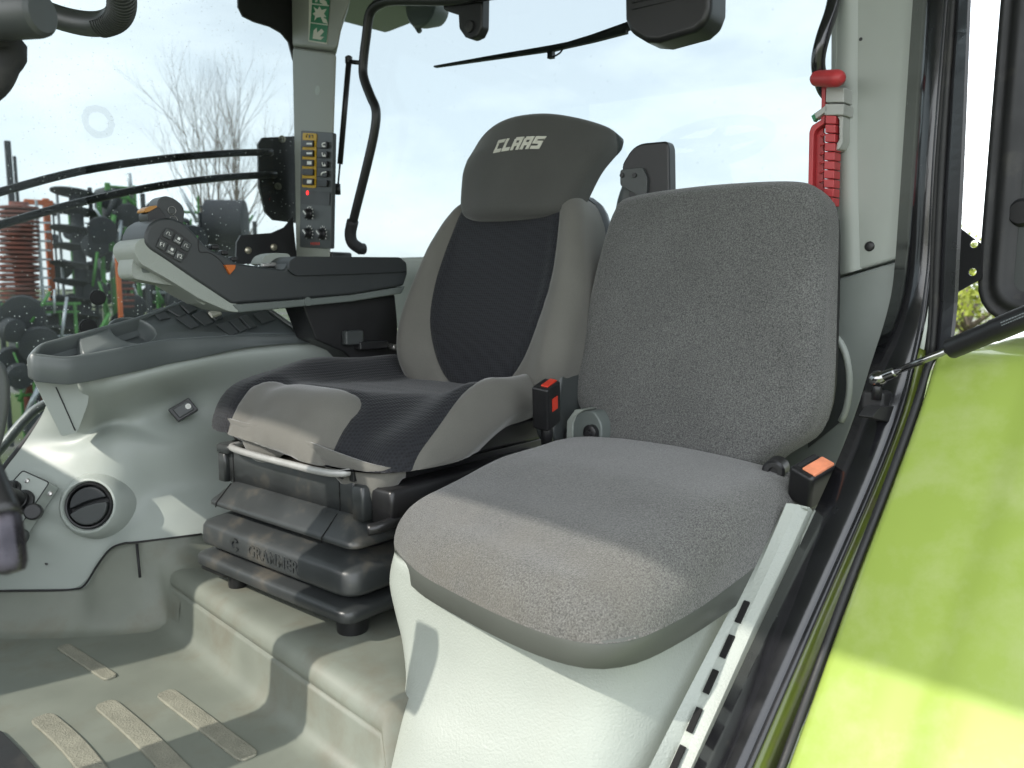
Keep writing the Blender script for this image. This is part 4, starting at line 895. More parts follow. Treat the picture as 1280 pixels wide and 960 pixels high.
# embroidered lettering
LH = .030; LW = .022; ST = .0072; U0 = -.042; V0 = .582; SHR = .28
letters = {'C': [(0, 0, 1, .26), (0, .0, .33, 1), (0, .74, 1, 1)], 'L': [(0, 0, .33, 1), (0, 0, 1, .26)], 'A': [(0, 0, .33, .86), (.1, .74, 1, 1), (.67, 0, 1, 1), (.33, .30, .67, .52)], 'S': [(0, 0, 1, .24), (.67, 0, 1, .6), (0, .40, 1, .62), (0, .40, .33, 1), (0, .76, 1, 1)]}
for k, ch in enumerate('CLAAS'):
    vs_ = []; fs = []
    for j, (a, b, c, d) in enumerate(letters[ch]):
        i = len(vs_)
        for dd in (.0002, .0016 + j * .0001):
            for (x, y) in ((a, b), (c, b), (c, d), (a, d)):
                vv = V0 + y * LH; uu = U0 + k * .0255 + x * LW + SHR * y * LH; vs_.append(hmap(uu, vv, dd))
        for f in ([0, 1, 2, 3], [4, 5, 6, 7], [0, 1, 5, 4], [1, 2, 6, 5], [2, 3, 7, 6], [3, 0, 4, 7]): fs.append([i + e for e in f])
    mk('letter', vs_, fs, M['cream'], hd, smooth=False)
# suspension
def slab(name, u0, u1, w0, w1, rc_, prof_, m, par, n=5):
    base_ = [(u0, w0), (u1, w0), (u1, w1), (u0, w1)]; rws = []
    for z, k in prof_:
        q = [V((u0 + k, w0 + k, 0)), V((u1 - k, w0 + k, 0)), V((u1 - k, w1 - k, 0)), V((u0 + k, w1 - k, 0))]
        o = rounded(q, max(.004, rc_ - k * .3), n); rws.append([sl_(a.x, a.y, z) for a in o])
    nn_ = len(rws[0]); vs_ = [q for r in rws for q in r]; fs = []
    for i in range(len(rws) - 1):
        for j in range(nn_): fs.append([i * nn_ + j, i * nn_ + (j + 1) % nn_, (i + 1) * nn_ + (j + 1) % nn_, (i + 1) * nn_ + j])
    fs.append(list(range(nn_))[::-1]); fs.append([(len(rws) - 1) * nn_ + j for j in range(nn_)])
    return mk(name, vs_, fs, m, par)
slab('base_plate', -.262, .225, -.26, .315, .03, [(.158, .02), (.160, .006), (.164, 0), (.178, 0), (.183, .003), (.186, .010), (.194, .05), (.195, .07)], M['susp'], t)
gc = slab('bellows_cover', -.262, .225, -.26, .306, .04, [(.200, .02), (.202, .008), (.207, .001), (.213, 0), (.240, .002), (.247, .006), (.251, .014), (.268, .055), (.270, .07)], M['susp'], t)
slab('bellows', -.21, .18, -.22, .25, .03, [(.19, 0), (.203, 0)], M['black'], t)
slab('bellows', -.21, .18, -.22, .24, .03, [(.26, 0), (.285, 0)], M['black'], t)
slab('upper_cover', -.250, .210, -.26, .286, .025, [(.275, .02), (.277, .008), (.281, 0), (.287, 0), (.292, .004), (.297, .010), (.322, .034), (.326, .05)], M['susp'], t)
bx = slab('frame_block', -.235, .165, -.26, .243, .008, [(.32, .0), (.383, 0), (.386, .003), (.386, .012)], M['susp'], t)
slab('corner_block', -.262, -.234, -.1, .252, .006, [(.32, 0), (.376, 0), (.380, .004)], M['susp'], t)
slab('corner_cap', -.262, -.215, .16, .254, .006, [(.3805, 0), (.394, 0), (.398, .004)], M['susp'], t)
slab('corner_block', .166, .196, -.1, .252, .006, [(.32, 0), (.376, 0), (.380, .004)], M['susp'], t)
slab('side_housing', .196, .25, -.2, .235, .008, [(.318, 0), (.372, 0), (.378, .004)], M['black'], t)
pt_ = slab('perforated_plate', -.195, .16, -.2, .238, .006, [(.3865, 0), (.3895, 0)], M['rust'], t)
rn = random.Random(11)
for k in range(34):
    q = sl_(rn.uniform(-.17, .14), rn.uniform(.12, .22), .3898); lathe('plate_hole', q, (0, 0, 1), [(-.001, .004), (.0004, .004), (.0004, 0)], M['rubber'], pt_, 8)
for u in (-.15, -.02, .1): lathe('spring_coil', sl_(u, .17, .3885), (0, 0, 1), [(0, .024), (.008, .028), (.014, .024), (.014, 0)], M['black'], pt_, 18)
sbp = crv([sl_(-.205, .15, .400), sl_(-.20, .235, .400), sl_(-.185, .262, .399), (sl_(-.1, .268, .397)), sl_(0, .268, .396), sl_(.10, .268, .396), sl_(.145, .262, .398), sl_(.160, .24, .40), sl_(.165, .15, .40)], 6)
tube('slide_bar', sbp, .0068, M['silverbar'], t, 12)
for u in (.135, .165): box('bar_clip', sl_(u, .235, .395), (.012, .03, .022), M['black'], t, ax=(su, sf, Z), bevel=.002)
for u in (-.212, .128):
    tube('cover_seam', [sl_(u, .288, .279), sl_(u, .2872, .288), sl_(u, .277, .2975), sl_(u, .2525, .3215)], .0011, M['void'], t, 5)
    tube('block_seam', [sl_(u - .004, .2435, .322), sl_(u - .004, .2435, .382)], .0011, M['void'], t, 5)
# adjusting lever on the near side
tube('adjust_lever', crv([sl_(.20, .1, .325), sl_(.235, .18, .325), sl_(.245, .25, .322), sl_(.232, .272, .318)], 4), .010, M['black'], t, 10)
# GRAMMER lettering moulded into the cover
text('lettering', 'GRAMMER', .031, sl_(.005, .3050, .2255), su, Z, .0022, M['susp'], gc, bold=.0002, spacing=1.12)
vs_ = []; fs = []
cg = sl_(-.118, .3055, .2265)
for k in range(21):
    a = .7 + k / 20 * 5.2
    for r0 in (.0075, .0135):
        for d in (0, .0024): vs_.append(cg + su * (math.cos(a) * r0) + Z * (math.sin(a) * r0) + sf * d)
for k in range(20):
    i = k * 4; j = i + 4
    fs += [[i, i + 2, j + 2, j], [i + 1, j + 1, j + 3, i + 3], [i, j, j + 1, i + 1], [i + 2, i + 3, j + 3, j + 2]]
mk('ring_emblem', vs_, fs, M['susp'], gc, smooth=False)
# feet
for u, w_, r in ((.165, .255, .028), (-.175, .27, .018)):
    lathe('mounting_foot', sl_(u, w_, .120), (0, 0, 1), [(0, r * .95), (.006, r), (.034, r), (.042, r * .7)], M['black'], t, 20)
slab('lower_frame', -.2, .16, -.2, .24, .01, [(.140, 0), (.159, 0)], M['black'], t)
slab('foot_bracket', -.262, -.17, .22, .30, .01, [(.146, 0), (.157, 0)], M['black'], t)

# driver's buckle
t = thing('belt_buckle', aY(684, 540, 1.04), 'black belt buckle with red release button beside the driver seat', 'belt buckle')
c_ = aY(683, 506, 1.045); z1 = V((-.22, -.18, .95)).normalized(); x1 = V((.96, .22, .2)); x1 = (x1 - z1 * x1.dot(z1)).normalized(); y1 = z1.cross(x1)
box('buckle_body', c_, (.050, .036, .088), M['black'], t, ax=(x1, y1, z1), bevel=.005, seg=3)
box('release_button', c_ + z1 * .0435 + x1 * .004 - y1 * .004, (.036, .015, .006), M['redbtn'], t, ax=(x1, y1, z1), bevel=.0015)
box('red_label', c_ - y1 * .0183 + z1 * .006 + x1 * .001, (.020, .0012, .026), M['redbtn'], t, ax=(x1, y1, z1))
tube('buckle_stalk', [c_ - z1 * .03, c_ - z1 * .10], .012, M['black'], t, 10)
# loose belt parts on the far side
t = thing('belt_buckle', aY(443, 425, 1.62), 'small black belt tongue lying in the shade under the armrest', 'belt buckle')
c_ = aY(441, 422, 1.62); box('tongue_plate', c_, (.05, .02, .035), M['dark'], t, bevel=.005); box('belt_webbing', c_ + V((.05, 0, -.02)), (.08, .03, .02), M['black'], t, bevel=.004); lathe('tongue_bolt', aY(493, 434, 1.58), (-.3, -1, 0), [(-.03, .007), (.01, .007), (.012, .005), (.012, 0)], M['steel'], t, 12)

# ------------------------------------------------------------------ side console
t = thing('side_console', (.7, 1.85, .1), 'grey moulded side console with cup holder tray and switch rows', 'console')
crow = [
 [(62, 490, 1.90), (100, 474, 1.725), (140, 466, 1.712), (206, 452, 1.716), (296, 434, 1.735), (400, 426, 1.72), (520, 420, 1.68)],
 [(60, 500, 1.92), (98, 492, 1.745), (140, 488, 1.72), (206, 470, 1.715), (296, 450, 1.725), (400, 440, 1.71), (520, 436, 1.685)],
 [(52, 520, 1.95), (100, 522, 1.84), (150, 514, 1.80), (215, 505, 1.82), (290, 492, 1.78), (390, 485, 1.74), (520, 485, 1.70)],
 [(38, 543, 1.96), (95, 546, 1.89), (148, 528, 1.83), (222, 546, 1.785), (300, 545, 1.77), (390, 540, 1.74), (520, 540, 1.70)],
 [(22, 566, 1.965), (88, 570, 1.87), (140, 548, 1.80), (205, 566, 1.775), (290, 575, 1.765), (380, 570, 1.73), (500, 570, 1.70)],
 [(4, 590, 1.97), (75, 605, 1.86), (140, 590, 1.785), (205, 605, 1.775), (285, 605, 1.75), (370, 600, 1.72), (480, 600, 1.7)],
 [(-30, 645, 1.98), (45, 660, 1.855), (122, 650, 1.795), (175, 640, 1.765), (240, 636, 1.73), (330, 630, 1.705), (430, 630, 1.70)],
 [(-70, 741, 1.975), (5, 738, 1.91), (92, 736, 1.82), (136, 688, 1.768), (172, 677, 1.730), (252, 667, 1.696), (342, 659, 1.688)]]
body = patch('body_panel', [[aY(*q) for q in r] for r in crow], M['lightsmooth'], t, 7, 7)
# edge line of the lower cover
seam = crv([aY(x, y, Y - .003) for x, y, Y in [(-60, 741, 1.975), (5, 738.5, 1.91), (60, 738, 1.85), (92, 736.5, 1.82), (106, 731, 1.80), (122, 706, 1.782), (138, 686, 1.764), (155, 679, 1.745), (172, 677.5, 1.73), (252, 667.5, 1.696)]], 5)
tube('cover_gap', seam, .0022, M['rubber'], t, 6)
tube('panel_gap', [aY(171, 680, 1.728), aY(175, 722, 1.70)], .0028, M['rubber'], t, 6)
# front pocket of the tray
ff = [aY(36, 470, 1.84), aY(72, 482, 1.72), aY(95, 541, 1.76), aY(76, 547, 1.84)]
pk = rounded([aY(x, y, 1.735) for x, y in [(38, 468), (84, 480), (113, 476), (110, 505), (97, 540), (77, 546)]], .006, 3)
prism('front_pocket', pk, (.02, .12, .012), M['lightsmooth'], t, bevel=.008, seg=3)
tube('pocket_seam', crv([aY(70, 484, 1.7335), aY(80, 506, 1.7335), (aY(94, 538, 1.7335))], 4), .0012, M['rubber'], t, 6)
lathe('pocket_screw', aY(57, 474, 1.733), (0, -1, .2), [(-.006, .006), (.002, .006), (.003, .004), (.003, 0)], M['black'], t, 12)
# tray plane
N1 = aY(107, 445, 1.68); N2 = aY(300, 421, 1.72); F1 = aY(172, 395, 1.785)
TN = (N2 - N1).cross(F1 - N1).normalized()
if TN.z < 0: TN = -TN
def tp(px, py, d=0): return aP(px, py, N1 + TN * d, TN)
def yclamp(q): return q
outer = rounded([tp(36, 444), tp(49, 428), tp(172, 395), tp(228, 375), tp(335, 382), tp(392, 422), tp(300, 421), tp(206, 427), tp(107, 446), tp(82, 449.5)], [.010, .014, .02, .01, .01, .01, .03, .03, .03, .012], 4)
no = 130; oo = resample(outer, no, True)
inl = []
for i in range(no):
    tg = (oo[(i + 1) % no] - oo[i - 1]).normalized(); m_ = TN.cross(tg); c0 = sum(oo, V((0, 0, 0))) / no
    inl.append(m_ if m_.dot(c0 - oo[i]) > 0 else -m_)
def ino(k, d): return [q + n_ * k + TN * d for q, n_ in zip(oo, inl)]
def dep(q): return .046 - .034 * S(.58, .95, q.x)
loft('tray_rim', [[q - V((0, 0, 1)) * dep(q) - n_ * .004 for q, n_ in zip(oo, inl)], [q - V((0, 0, 1)) * (dep(q) - .004) - n_ * .007 for q, n_ in zip(oo, inl)], [q - TN * .012 - n_ * .005 for q, n_ in zip(oo, inl)], [q - TN * .003 for q in oo], ino(.003, 0), ino(.008, 0), ino(.010, -.003), ino(.012, -.045)], M['tray'], t, closed=True)
prism('tray_floor', [q for q in resample(ino(.011, -.044), 60, True)], -TN * .003, M['tray'], t)
# cup holder plate with its round well
blk = rounded([tp(98, 420.5, -.005), tp(172, 399, -.005), tp(225, 381, -.005), tp(330, 385, -.005), tp(382, 419, -.005), tp(300, 418.5, -.005), tp(206, 424.5, -.005), tp(104, 443.5, -.005)], [.004, .01, .006, .006, .006, .02, .02, .004], 4)
cupc = (tp(129, 414, -.005) + tp(202, 414, -.005)) / 2; cr0 = min((tp(202, 416, -.005) - tp(129, 416, -.005)).length / 2, .044)
nb = 120; bo_ = resample(blk, nb, True)
tx = (N2 - N1).normalized(); ty = TN.cross(tx)
ring = []
for q in bo_:
    d = q - cupc; ring.append(math.atan2(d.dot(ty), d.dot(tx)))
def circ(r, dz): return [cupc + (tx * math.cos(a) + ty * math.sin(a)) * r + TN * dz for a in ring]
loft('cup_holder', [[q - TN * .042 for q in bo_], [q - TN * .003 for q in bo_], [q + (cupc - q).normalized() * .003 for q in bo_], circ(cr0 * 1.10, .0005), circ(cr0 * 1.03, .003), circ(cr0 * .99, .002), circ(cr0 * .96, -.006), circ(cr0 * .90, -.05), circ(.002, -.052)], M['tray'], t, closed=True)
keys = [[(187.5, 390), (203, 385), (213, 398), (200, 401)], [(205, 385.6), (220, 379), (233, 394), (224, 397)], [(222, 380), (231.5, 376), (246.5, 388.4), (236, 393)], [(220, 398.8), (235, 394), (249, 408), (239, 412)], [(239, 395), (254, 389), (267, 404), (256, 408)], [(257, 389), (266, 385), (279, 398), (269, 402)], [(270, 407), (285, 402.5), (298, 416.5), (288, 421)], [(286, 403), (296.5, 399), (310, 412), (300, 416.5)], [(299, 398), (308, 395), (321, 409), (312, 412)], [(316, 394), (332, 388), (344, 400), (328, 405)]]
for i, kq in enumerate(keys):
    q = [tp(x, y, -.005) for x, y in kq]; c0 = sum(q, V((0, 0, 0))) / 4; q = [c0 + (a - c0) * 1.02 for a in q]
    ko = prism('console_key', q, TN * (.003 + .001 * (i % 3)), M['key'], t, bevel=.002, seg=2)
q = [tp(x, y, .006) for x, y in [(260, 392), (271, 389), (277, 394), (265, 398)]]; prism('console_key', q, TN * .006, M['cream'], t, bevel=.001)
# small rocker on the body panel
def qn(px, py, Y, d=0): return aY(px, py, Y)
rq = [aY(210, 513, 1.795), aY(236, 498, 1.785), aY(248, 513, 1.77), aY(223, 528, 1.78)]
nrm = (rq[1] - rq[0]).cross(rq[3] - rq[0]).normalized(); nrm = -nrm if nrm.dot(CAM - rq[0]) < 0 else nrm
rc0 = sum(rq, V((0, 0, 0))) / 4
fm = prism('rocker_frame', [q + nrm * .012 - nrm * .02 for q in rq], nrm * .022, M['black'], t, bevel=.002)
prism('rocker_switch', [rc0 + (q - rc0) * .72 + nrm * .010 for q in rq], nrm * .008, M['dark'], fm, bevel=.002)
lathe('rocker_mark', rc0 + (rq[1] + rq[2] - rq[0] - rq[3]) * .12 + nrm * .0182, nrm, [(0, .0062), (.0005, .0062), (.0005, .0036), (0, .0034)], M['white'], fm, 18)
# round air vent
vc = aY(113, 632, 1.785); va = V((-.62, -.72, .22)).normalized()
lathe('vent_collar', vc, va, [(-.05, .075), (-.012, .068), (.004, .062), (.011, .056), (.012, .052), (.006, .049), (-.02, .048)], M['lightsmooth'], t, 40)
vt = lathe('vent_ring', vc, va, [(-.02, .049), (.008, .0485), (.011, .046), (.010, .043), (-.006, .041), (-.006, 0)], M['black'], t, 40)
vx = va.cross(V((0, 0, 1))).normalized(); vy = vx.cross(va)
def vpt(a, r, d): return vc + va * d + (vx * math.cos(a) + vy * math.sin(a)) * r
def disc_seg(a0, a1, bow, m, d, nm):
    pts_ = [vpt(a0 + (a1 - a0) * k / 14, .0395, d) for k in range(15)]; e = pts_[0]; s = pts_[-1]; mid = (e + s) / 2; nb_ = (vc + va * d - mid)
    chord = [s.lerp(e, k / 8) + va.cross((e - s).normalized()) * bow * math.sin(math.pi * k / 8) for k in range(1, 8)]
    prism(nm, pts_ + chord, va * .014, m, vt, bevel=.003)
th = math.atan2((u_ * .35 + r_).dot(vy), (u_ * .35 + r_).dot(vx))
disc_seg(th + .12, th + math.pi - .12, .006, M['dark'], .0, 'vent_flap')
disc_seg(th + math.pi + .14, th + 2 * math.pi - .14, -.004, M['padd'], -.006, 'vent_flap')
# socket plate
sp = rounded([aY(x, y, Y) for x, y, Y in [(37, 592, 1.905), (70, 607, 1.845), (8, 700, 1.84), (-60, 730, 1.90), (-60, 700, 1.94)]], .006, 3)
sn = (aY(70, 607, 1.845) - aY(37, 592, 1.905)).cross(aY(8, 700, 1.84) - aY(37, 592, 1.905)).normalized(); sn = -sn if sn.dot(CAM - sp[0]) < 0 else sn
so_ = prism('socket_plate', [q + sn * .018 - sn * .03 for q in sp], sn * .034, M['lightsmooth'], t, bevel=.002)
tube('plate_gap', sp and [q + sn * .0225 for q in sp], .0012, M['rubber'], so_, 6, closed=True)
def spl(px, py): return aP(px, py, sp[0] + sn * .022, sn)
for p in ((34, 601), (63, 617)): lathe('plate_screw', spl(*p), sn, [(-.002, .0055), (.002, .0055), (.003, .003), (.003, 0)], M['steel'], so_, 12)
for p, r, L_ in (((29, 628), .019, .055), ((16, 612), .014, .02)):
    lathe('connector_socket', spl(*p), sn, [(0, r * 1.35), (.006, r * 1.35), (.008, r), (L_ * .3, r), (L_ * .32, r * .9), (L_ * .5, r * .9), (L_ * .55, r * 1.05), (L_, r), (L_, r * .4), (L_ - .01, r * .35), (L_ - .01, 0)], M['black'], so_, 20)
lathe('connector_cap', spl(43, 640), (sn + V((.4, 0, -.3))).normalized(), [(0, .017), (.016, .017), (.018, .014), (.018, 0)], M['black'], so_, 20)
lathe('connector_cap', spl(27, 672), sn, [(0, .017), (.012, .017), (.014, .012), (.014, 0)], M['dark'], so_, 20)
lathe('body_screw', aY(58, 705, 1.845), (0, -1, .2), [(-.004, .0025), (.004, .0025), (.004, 0)], M['black'], t, 8)
# window frame edge at the front of the console
tube('window_frame_edge', crv([aY(x, y, 2.02) for x, y in [(-40, 650), (0, 594), (30, 556), (62, 514), (90, 485)]], 5), .009, M['rubber'], t, 10)

# ------------------------------------------------------------------ armrest with joystick
YA = 1.60; t = thing('armrest', aY(400, 400, 1.66), 'dark armrest control console with keypad and pale underside', 'armrest')
def pA(pts, Y=YA): return [aY(x, y, Y) for x, y in pts]
hp_ = [(198, 273), (214, 272), (230, 278), (244, 292), (252, 302), (262, 311), (282, 320), (296, 329), (330, 334), (356, 337), (362, 325), (372, 321), (500, 322), (509, 330), (510, 342), (505, 357), (440, 368), (360, 375), (290, 380), (240, 347), (204, 322), (188, 312), (181, 304), (181, 292), (187, 280)]
prism('armrest_body', rounded(pA(hp_), .006, 3), (0, .13, 0), M['armrest'], t, bevel=.006, seg=3)
sh_ = [(181, 296), (169, 303), (167, 314), (176, 330), (210, 349), (250, 374), (285, 389), (300, 391), (300, 380), (290, 379), (240, 346), (204, 321), (186, 309)]
prism('armrest_underside', rounded(pA(sh_, YA + .004), .008, 3), (0, .122, 0), M['light'], t, bevel=.007, seg=3)
nb_ = [(168, 316), (164, 336), (166, 348), (190, 353), (222, 358), (255, 382), (262, 378), (215, 350), (176, 330)]
prism('hand_rest', rounded(pA(nb_, YA + .03), .010, 3), (0, .08, 0), M['light'], t, bevel=.01, seg=3)
prism('hand_rest_recess', rounded(pA([(176, 327), (188, 330), (188, 341), (178, 341)], YA + .029), .004, 3), (0, .01, 0), M['midtrim'], t)
stp = [(290, 380.5), (300, 391), (440, 377), (502, 367), (507, 357.5), (440, 368.5), (360, 375.5)]
prism('armrest_strip', pA(stp, YA + .002), (0, .126, 0), M['midtrim'], t, bevel=.003)
lathe('strip_plug', aY(385, 377, YA + .002), (0, -1, 0), [(-.002, .010), (.0012, .010), (.0012, 0)], M['midtrim'], t, 20)
pad = [(360, 338), (362, 326), (371, 320.5), (500, 321.5), (508, 328), (509, 340), (440, 343), (370, 345)]
prism('armrest_pad', rounded(pA(pad, YA - .006), .006, 3), (0, .14, 0), M['padd'], t, bevel=.010, seg=4)
# side crease
tube('side_groove', crv(pA([(249, 293), (248, 305), (250, 315), (262, 316), (276, 326), (283, 337)], YA - .0006), 5), .0009, M['rubber'], t, 6)
prism('orange_toggle', pA([(281, 331), (295, 331), (294, 336), (288, 343)], YA - .008), (0, .012, 0), M['orange'], t, bevel=.001)
# keypad
kp = rounded(pA([(206, 285), (216, 285.5), (236, 300), (239, 306), (233, 323), (224, 327), (212, 322), (197, 310), (196, 303)], YA - .0015), .006, 3)
kb = prism('keypad', kp, (0, .006, 0), M['black'], t)
kx = (aY(222, 298, YA) - aY(211, 292, YA)).normalized(); ky = (aY(211, 292, YA) - aY(202, 306, YA)).normalized()
syms = [None, 'STOP', None, 'F1', 'STOP', 'F2']
for (x, y), s in zip([(210.5, 292.5), (222.5, 299.5), (232.5, 307.5), (202.5, 306), (214, 313), (224, 320.5)], syms):
    c_ = aY(x, y, YA - .003); ky2 = (ky - kx * ky.dot(kx)).normalized()
    kk = box('key', c_, (.0175, .0185, .004), M['dark'], kb, ax=(kx, ky2, V((0, -1, 0))), bevel=.002)
    if s and len(s) == 2: text('key_symbol', s, .011, c_ + V((0, -.0023, 0)), (kx + ky2 * .3), ky2, .0001, M['white'], kb)
    elif s: box('key_symbol', c_ + V((0, -.0022, 0)) + ky2 * .002, (.005, .005, .0003), M['white'], kb, ax=(kx, ky2, V((0, -1, 0)))); text('key_symbol', s, .005, c_ + V((0, -.0023, 0)) - ky2 * .005, kx, ky2, .0001, M['white'], kb)
    else: tube('key_symbol', [c_ + V((0, -.0022, 0)) + kx * a + ky2 * b for a, b in ((-.004, -.003), (-.004, .002), (0, .004), (.001, -.002), (.005, -.001))], .0005, M['white'], kb, 5)
# joystick behind the keypad
jb = rounded(pA([(196, 262), (197, 250), (206, 244), (218, 248), (228, 256), (231, 264), (229, 282), (206, 280)], YA + .05), .008, 3)
jy = prism('joystick', jb, (0, .05, 0), M['armrest'], t, bevel=.006, seg=3)
prism('joystick_side', rounded(pA([(184, 266), (198, 258), (208, 271), (206, 280), (190, 284), (186, 276)], YA + .045), .004, 3), (0, .05, 0), M['black'], t, bevel=.004)
prism('amber_rocker', rounded(pA([(180, 262), (186, 258), (196, 256.5), (197, 261), (188, 264), (181, 266)], YA + .046), .003, 3), (0, .04, 0), M['amber'], t, bevel=.002)
for x, y in ((215, 263), (217, 275)):
    lathe('joystick_button', aY(x, y, YA + .05), (0, -1, 0), [(-.002, .0085), (.0015, .0085), (.0015, .0072), (.0008, .0068), (.0008, 0)], M['dark'], jy, 20); 
    n = 20; cc = aY(x, y, YA + .048); tube('button_ring', [cc + V((math.cos(k / n * 6.283) * .0078, 0, math.sin(k / n * 6.283) * .0078)) for k in range(n)], .0005, M['steel'], jy, 5, closed=True)
# small silver keys and lid on top
for k in range(4): box('top_key', aY(331 + k * 6, 331.5 - k * .6, YA + .06), (.016, .012, .008), M['steel'], t, bevel=.002)
prism('pale_lid', rounded(pA([(325, 331), (330, 320), (342, 316), (362, 317), (366, 331)], YA + .08), .008, 3), (0, .05, 0), M['light'], t, bevel=.008, seg=3)
for x, y in ((267, 309), (279, 316), (291, 324)): box('side_button', aY(x, y, YA + .03), (.016, .02, .010), M['black'], t, bevel=.003)
# support under the armrest
prism('support_arm', pA([(376, 376), (494, 368), (497, 400), (500, 480), (470, 480), (430, 440), (395, 425)], YA + .03), (0, .09, 0), M['black'], t, bevel=.004)

# ------------------------------------------------------------------ steering wheel
t = thing('steering_wheel', (.2, 1.3, .9), 'black steering wheel with ribbed grip hanging in at the top', 'steering wheel')
tl = math.radians(30); wa = V((math.cos(tl), 0, -math.sin(tl))); wb = V((0, 1, 0)); wc = V((.262, 1.3, 1.206)); WR = .197; wn = V((math.sin(tl), 0, math.cos(tl)))
def wpnt(a, r=WR): return wc + (wa * math.cos(a) + wb * math.sin(a)) * r
rim = tube('rim', [wpnt(2 * math.pi * k / 90) for k in range(90)], .0182, M['dark'], t, 18, closed=True)
for k in range(34):
    a = -1.15 + k * .041; p = wpnt(a, WR + .006) - wn * .006; tg = (wpnt(a + .01) - wpnt(a - .01)).normalized(); rad = (wpnt(a) - wc).normalized()
    n = 16; pts_ = [wpnt(a) + (rad * math.cos(b) + wn * math.sin(b)) * .0185 for b in [(-2.6 + j / n * 3.4) for j in range(n + 1)]]
    tube('grip_rib', pts_, .0016, M['dark'], rim, 5)
lathe('hub', wc - wn * .05, wn, [(-.04, .05), (0, .065), (.05, .06), (.06, 0.04), (.06, 0)], M['dark'], t, 24)
for a in (1.75, -1.75, 3.14): tube('spoke', [wc - wn * .01, wpnt(a)], [.022, .012], M['dark'], t, 10)
k0 = aY(54, 16, 1.0); kd = V((-.52, .80, .02)).normalized()
lathe('column_knob', k0, -kd, [(-.16, .026), (-.03, .0255), (-.012, .0255), (-.004, .024), (0, .020), (.001, 0)], M['dark'], t, 28)
bs = k0 + kd * .09
tube('column_boot', crv([k0 + kd * .12 + V((0, 0, -.012)), aY(6, 58, 1.10), aY(0, 78, 1.1), aY(-14, 102, 1.1), aY(-50, 125, 1.1)], 5), .021, M['rubber'], t, 20)
tube('column', [wc - wn * .05, V((-.2, 1.25, .3))], [.05, .07], M['dark'], t, 16)
# lever tip at the left edge
t = thing('lever', aY(-20, 660, .62), 'dark lever with a worn metal collar at the left edge', 'lever')
l0 = aY(-30, 560, .66); M['collar'] = mat('heat_blued_metal', (.045, .042, .05), .28, .8, var=.4, vscale=60)
l1 = aY(6, 648, .62); l2 = aY(9, 705, .61)
tube('shaft', crv([l0, aY(-10, 610, .64), l1], 4), .011, M['black'], t, 14)
lathe('metal_collar', l1, l2 - l1, [(-.004, .008), (0, .0105), (.012, .0115), (.03, .012), (.036, .0105), (.038, 0)], M['collar'], t, 20)
t = thing('column_cover', aY(-30, 520, .9), 'black rounded column cover edge at the left edge', 'cover')
prism('cover_panel', rounded(pY([(-70, 440), (-5, 447), (8, 456), (14, 475), (14, 510), (6, 552), (-6, 585), (-70, 600)], .95), .02, 4), (0, .05, 0), M['dark'], t, bevel=.012, seg=3)

# ------------------------------------------------------------------ switch panel on the far pillar
t = thing('switch_panel', aX(394, 300, 1.2), 'dark pillar switch panel with yellow framed buttons and three knobs', 'control panel')
XQ = XP - .004
pn = prism('faceplate', rounded(pX([(376, 163), (416, 166), (413.5, 311), (374.5, 309)], XQ), .006, 3), (.012, 0, 0), M['dark'], t, bevel=.002)
prism('yellow_strip', rounded(pX([(378.5, 166), (395.5, 167), (394.5, 235), (377.5, 234)], XQ - .002), .004, 2), (.0025, 0, 0), M['yellow'], t)
tube('strip_symbol', pX([(383, 172), (383, 168.5), (385, 168.5)], XQ - .0025), .0012, M['black'], t, 5); tube('strip_symbol', pX([(391, 172.5), (391, 169), (389, 169)], XQ - .0025), .0012, M['black'], t, 5); lathe('strip_symbol', aX(387, 170.5, XQ - .002), (-1, 0, 0), [(0, .005), (.001, .005), (.001, 0)], M['black'], t, 10)
def btn(x, y, w_, h__, mark, mm):
    b = prism('button', rounded(pX([(x - w_, y - h__), (x + w_, y - h__ + .4), (x + w_ - .2, y + h__ + .4), (x - w_ - .2, y + h__)], XQ - .002), .003, 2), (-.006, 0, 0), M['black'], t, bevel=.0012)
    X = XQ - .0084
    if mark == 'bar': prism('symbol', pX([(x - 3.4, y - 1), (x + 3.4, y - 1), (x + 3.4, y + 1.2), (x - 3.4, y + 1.2)], X), (-.0006, 0, 0), mm, b)
    elif mark == 'box': prism('symbol', pX([(x - 2.8, y - 2), (x + 2.8, y - 2), (x + 2.8, y + 2.2), (x - 2.8, y + 2.2)], X), (-.0006, 0, 0), mm, b)
    elif mark == 'seat': tube('symbol', crv(pX([(x + 2, y - 2.2), (x - .6, y - 2), (x - 1.6, y + .2), (x - .6, y + 2), (x + 2, y + 2)], X), 3), .0022, mm, b, 5)
    elif mark == 'seat2': tube('symbol', pX([(x - 1.6, y - 2.2), (x - 1, y + 2), (x + 2.2, y + 2), (x + 1.2, y - .4)], X), .0022, mm, b, 5)
    elif mark == 'arrow': tube('symbol', crv(pX([(x - 3, y + 2), (x - 1.6, y - 1), (x + 1, y - 1.5), (x + 3, y - 2)], X), 3), .0022, mm, b, 5)
for y, mk_ in ((179.5, 'bar'), (191.5, 'bar'), (203.5, 'box'), (215, None), (227, 'box')): btn(386.7, y, 6.6, 4.2, mk_, M['white'])
for y, mk_ in ((181, 'seat'), (193, 'seat2'), (205, 'seat2'), (217, 'arrow'), (229, None)): btn(404.5, y, 6.2, 4.2, mk_, M['white'])
prism('display_window', pX([(377, 238), (413, 240), (412, 257), (376.5, 255)], XQ - .001), (-.001, 0, 0), M['black'], t)
lw = lathe('warning_light', aX(384.5, 241, XQ - .002), (-1, 0, 0), [(0, .0058), (.0012, .0058), (.0012, .0036), (.0004, .0034), (.0004, 0)], M['led'], t, 16)
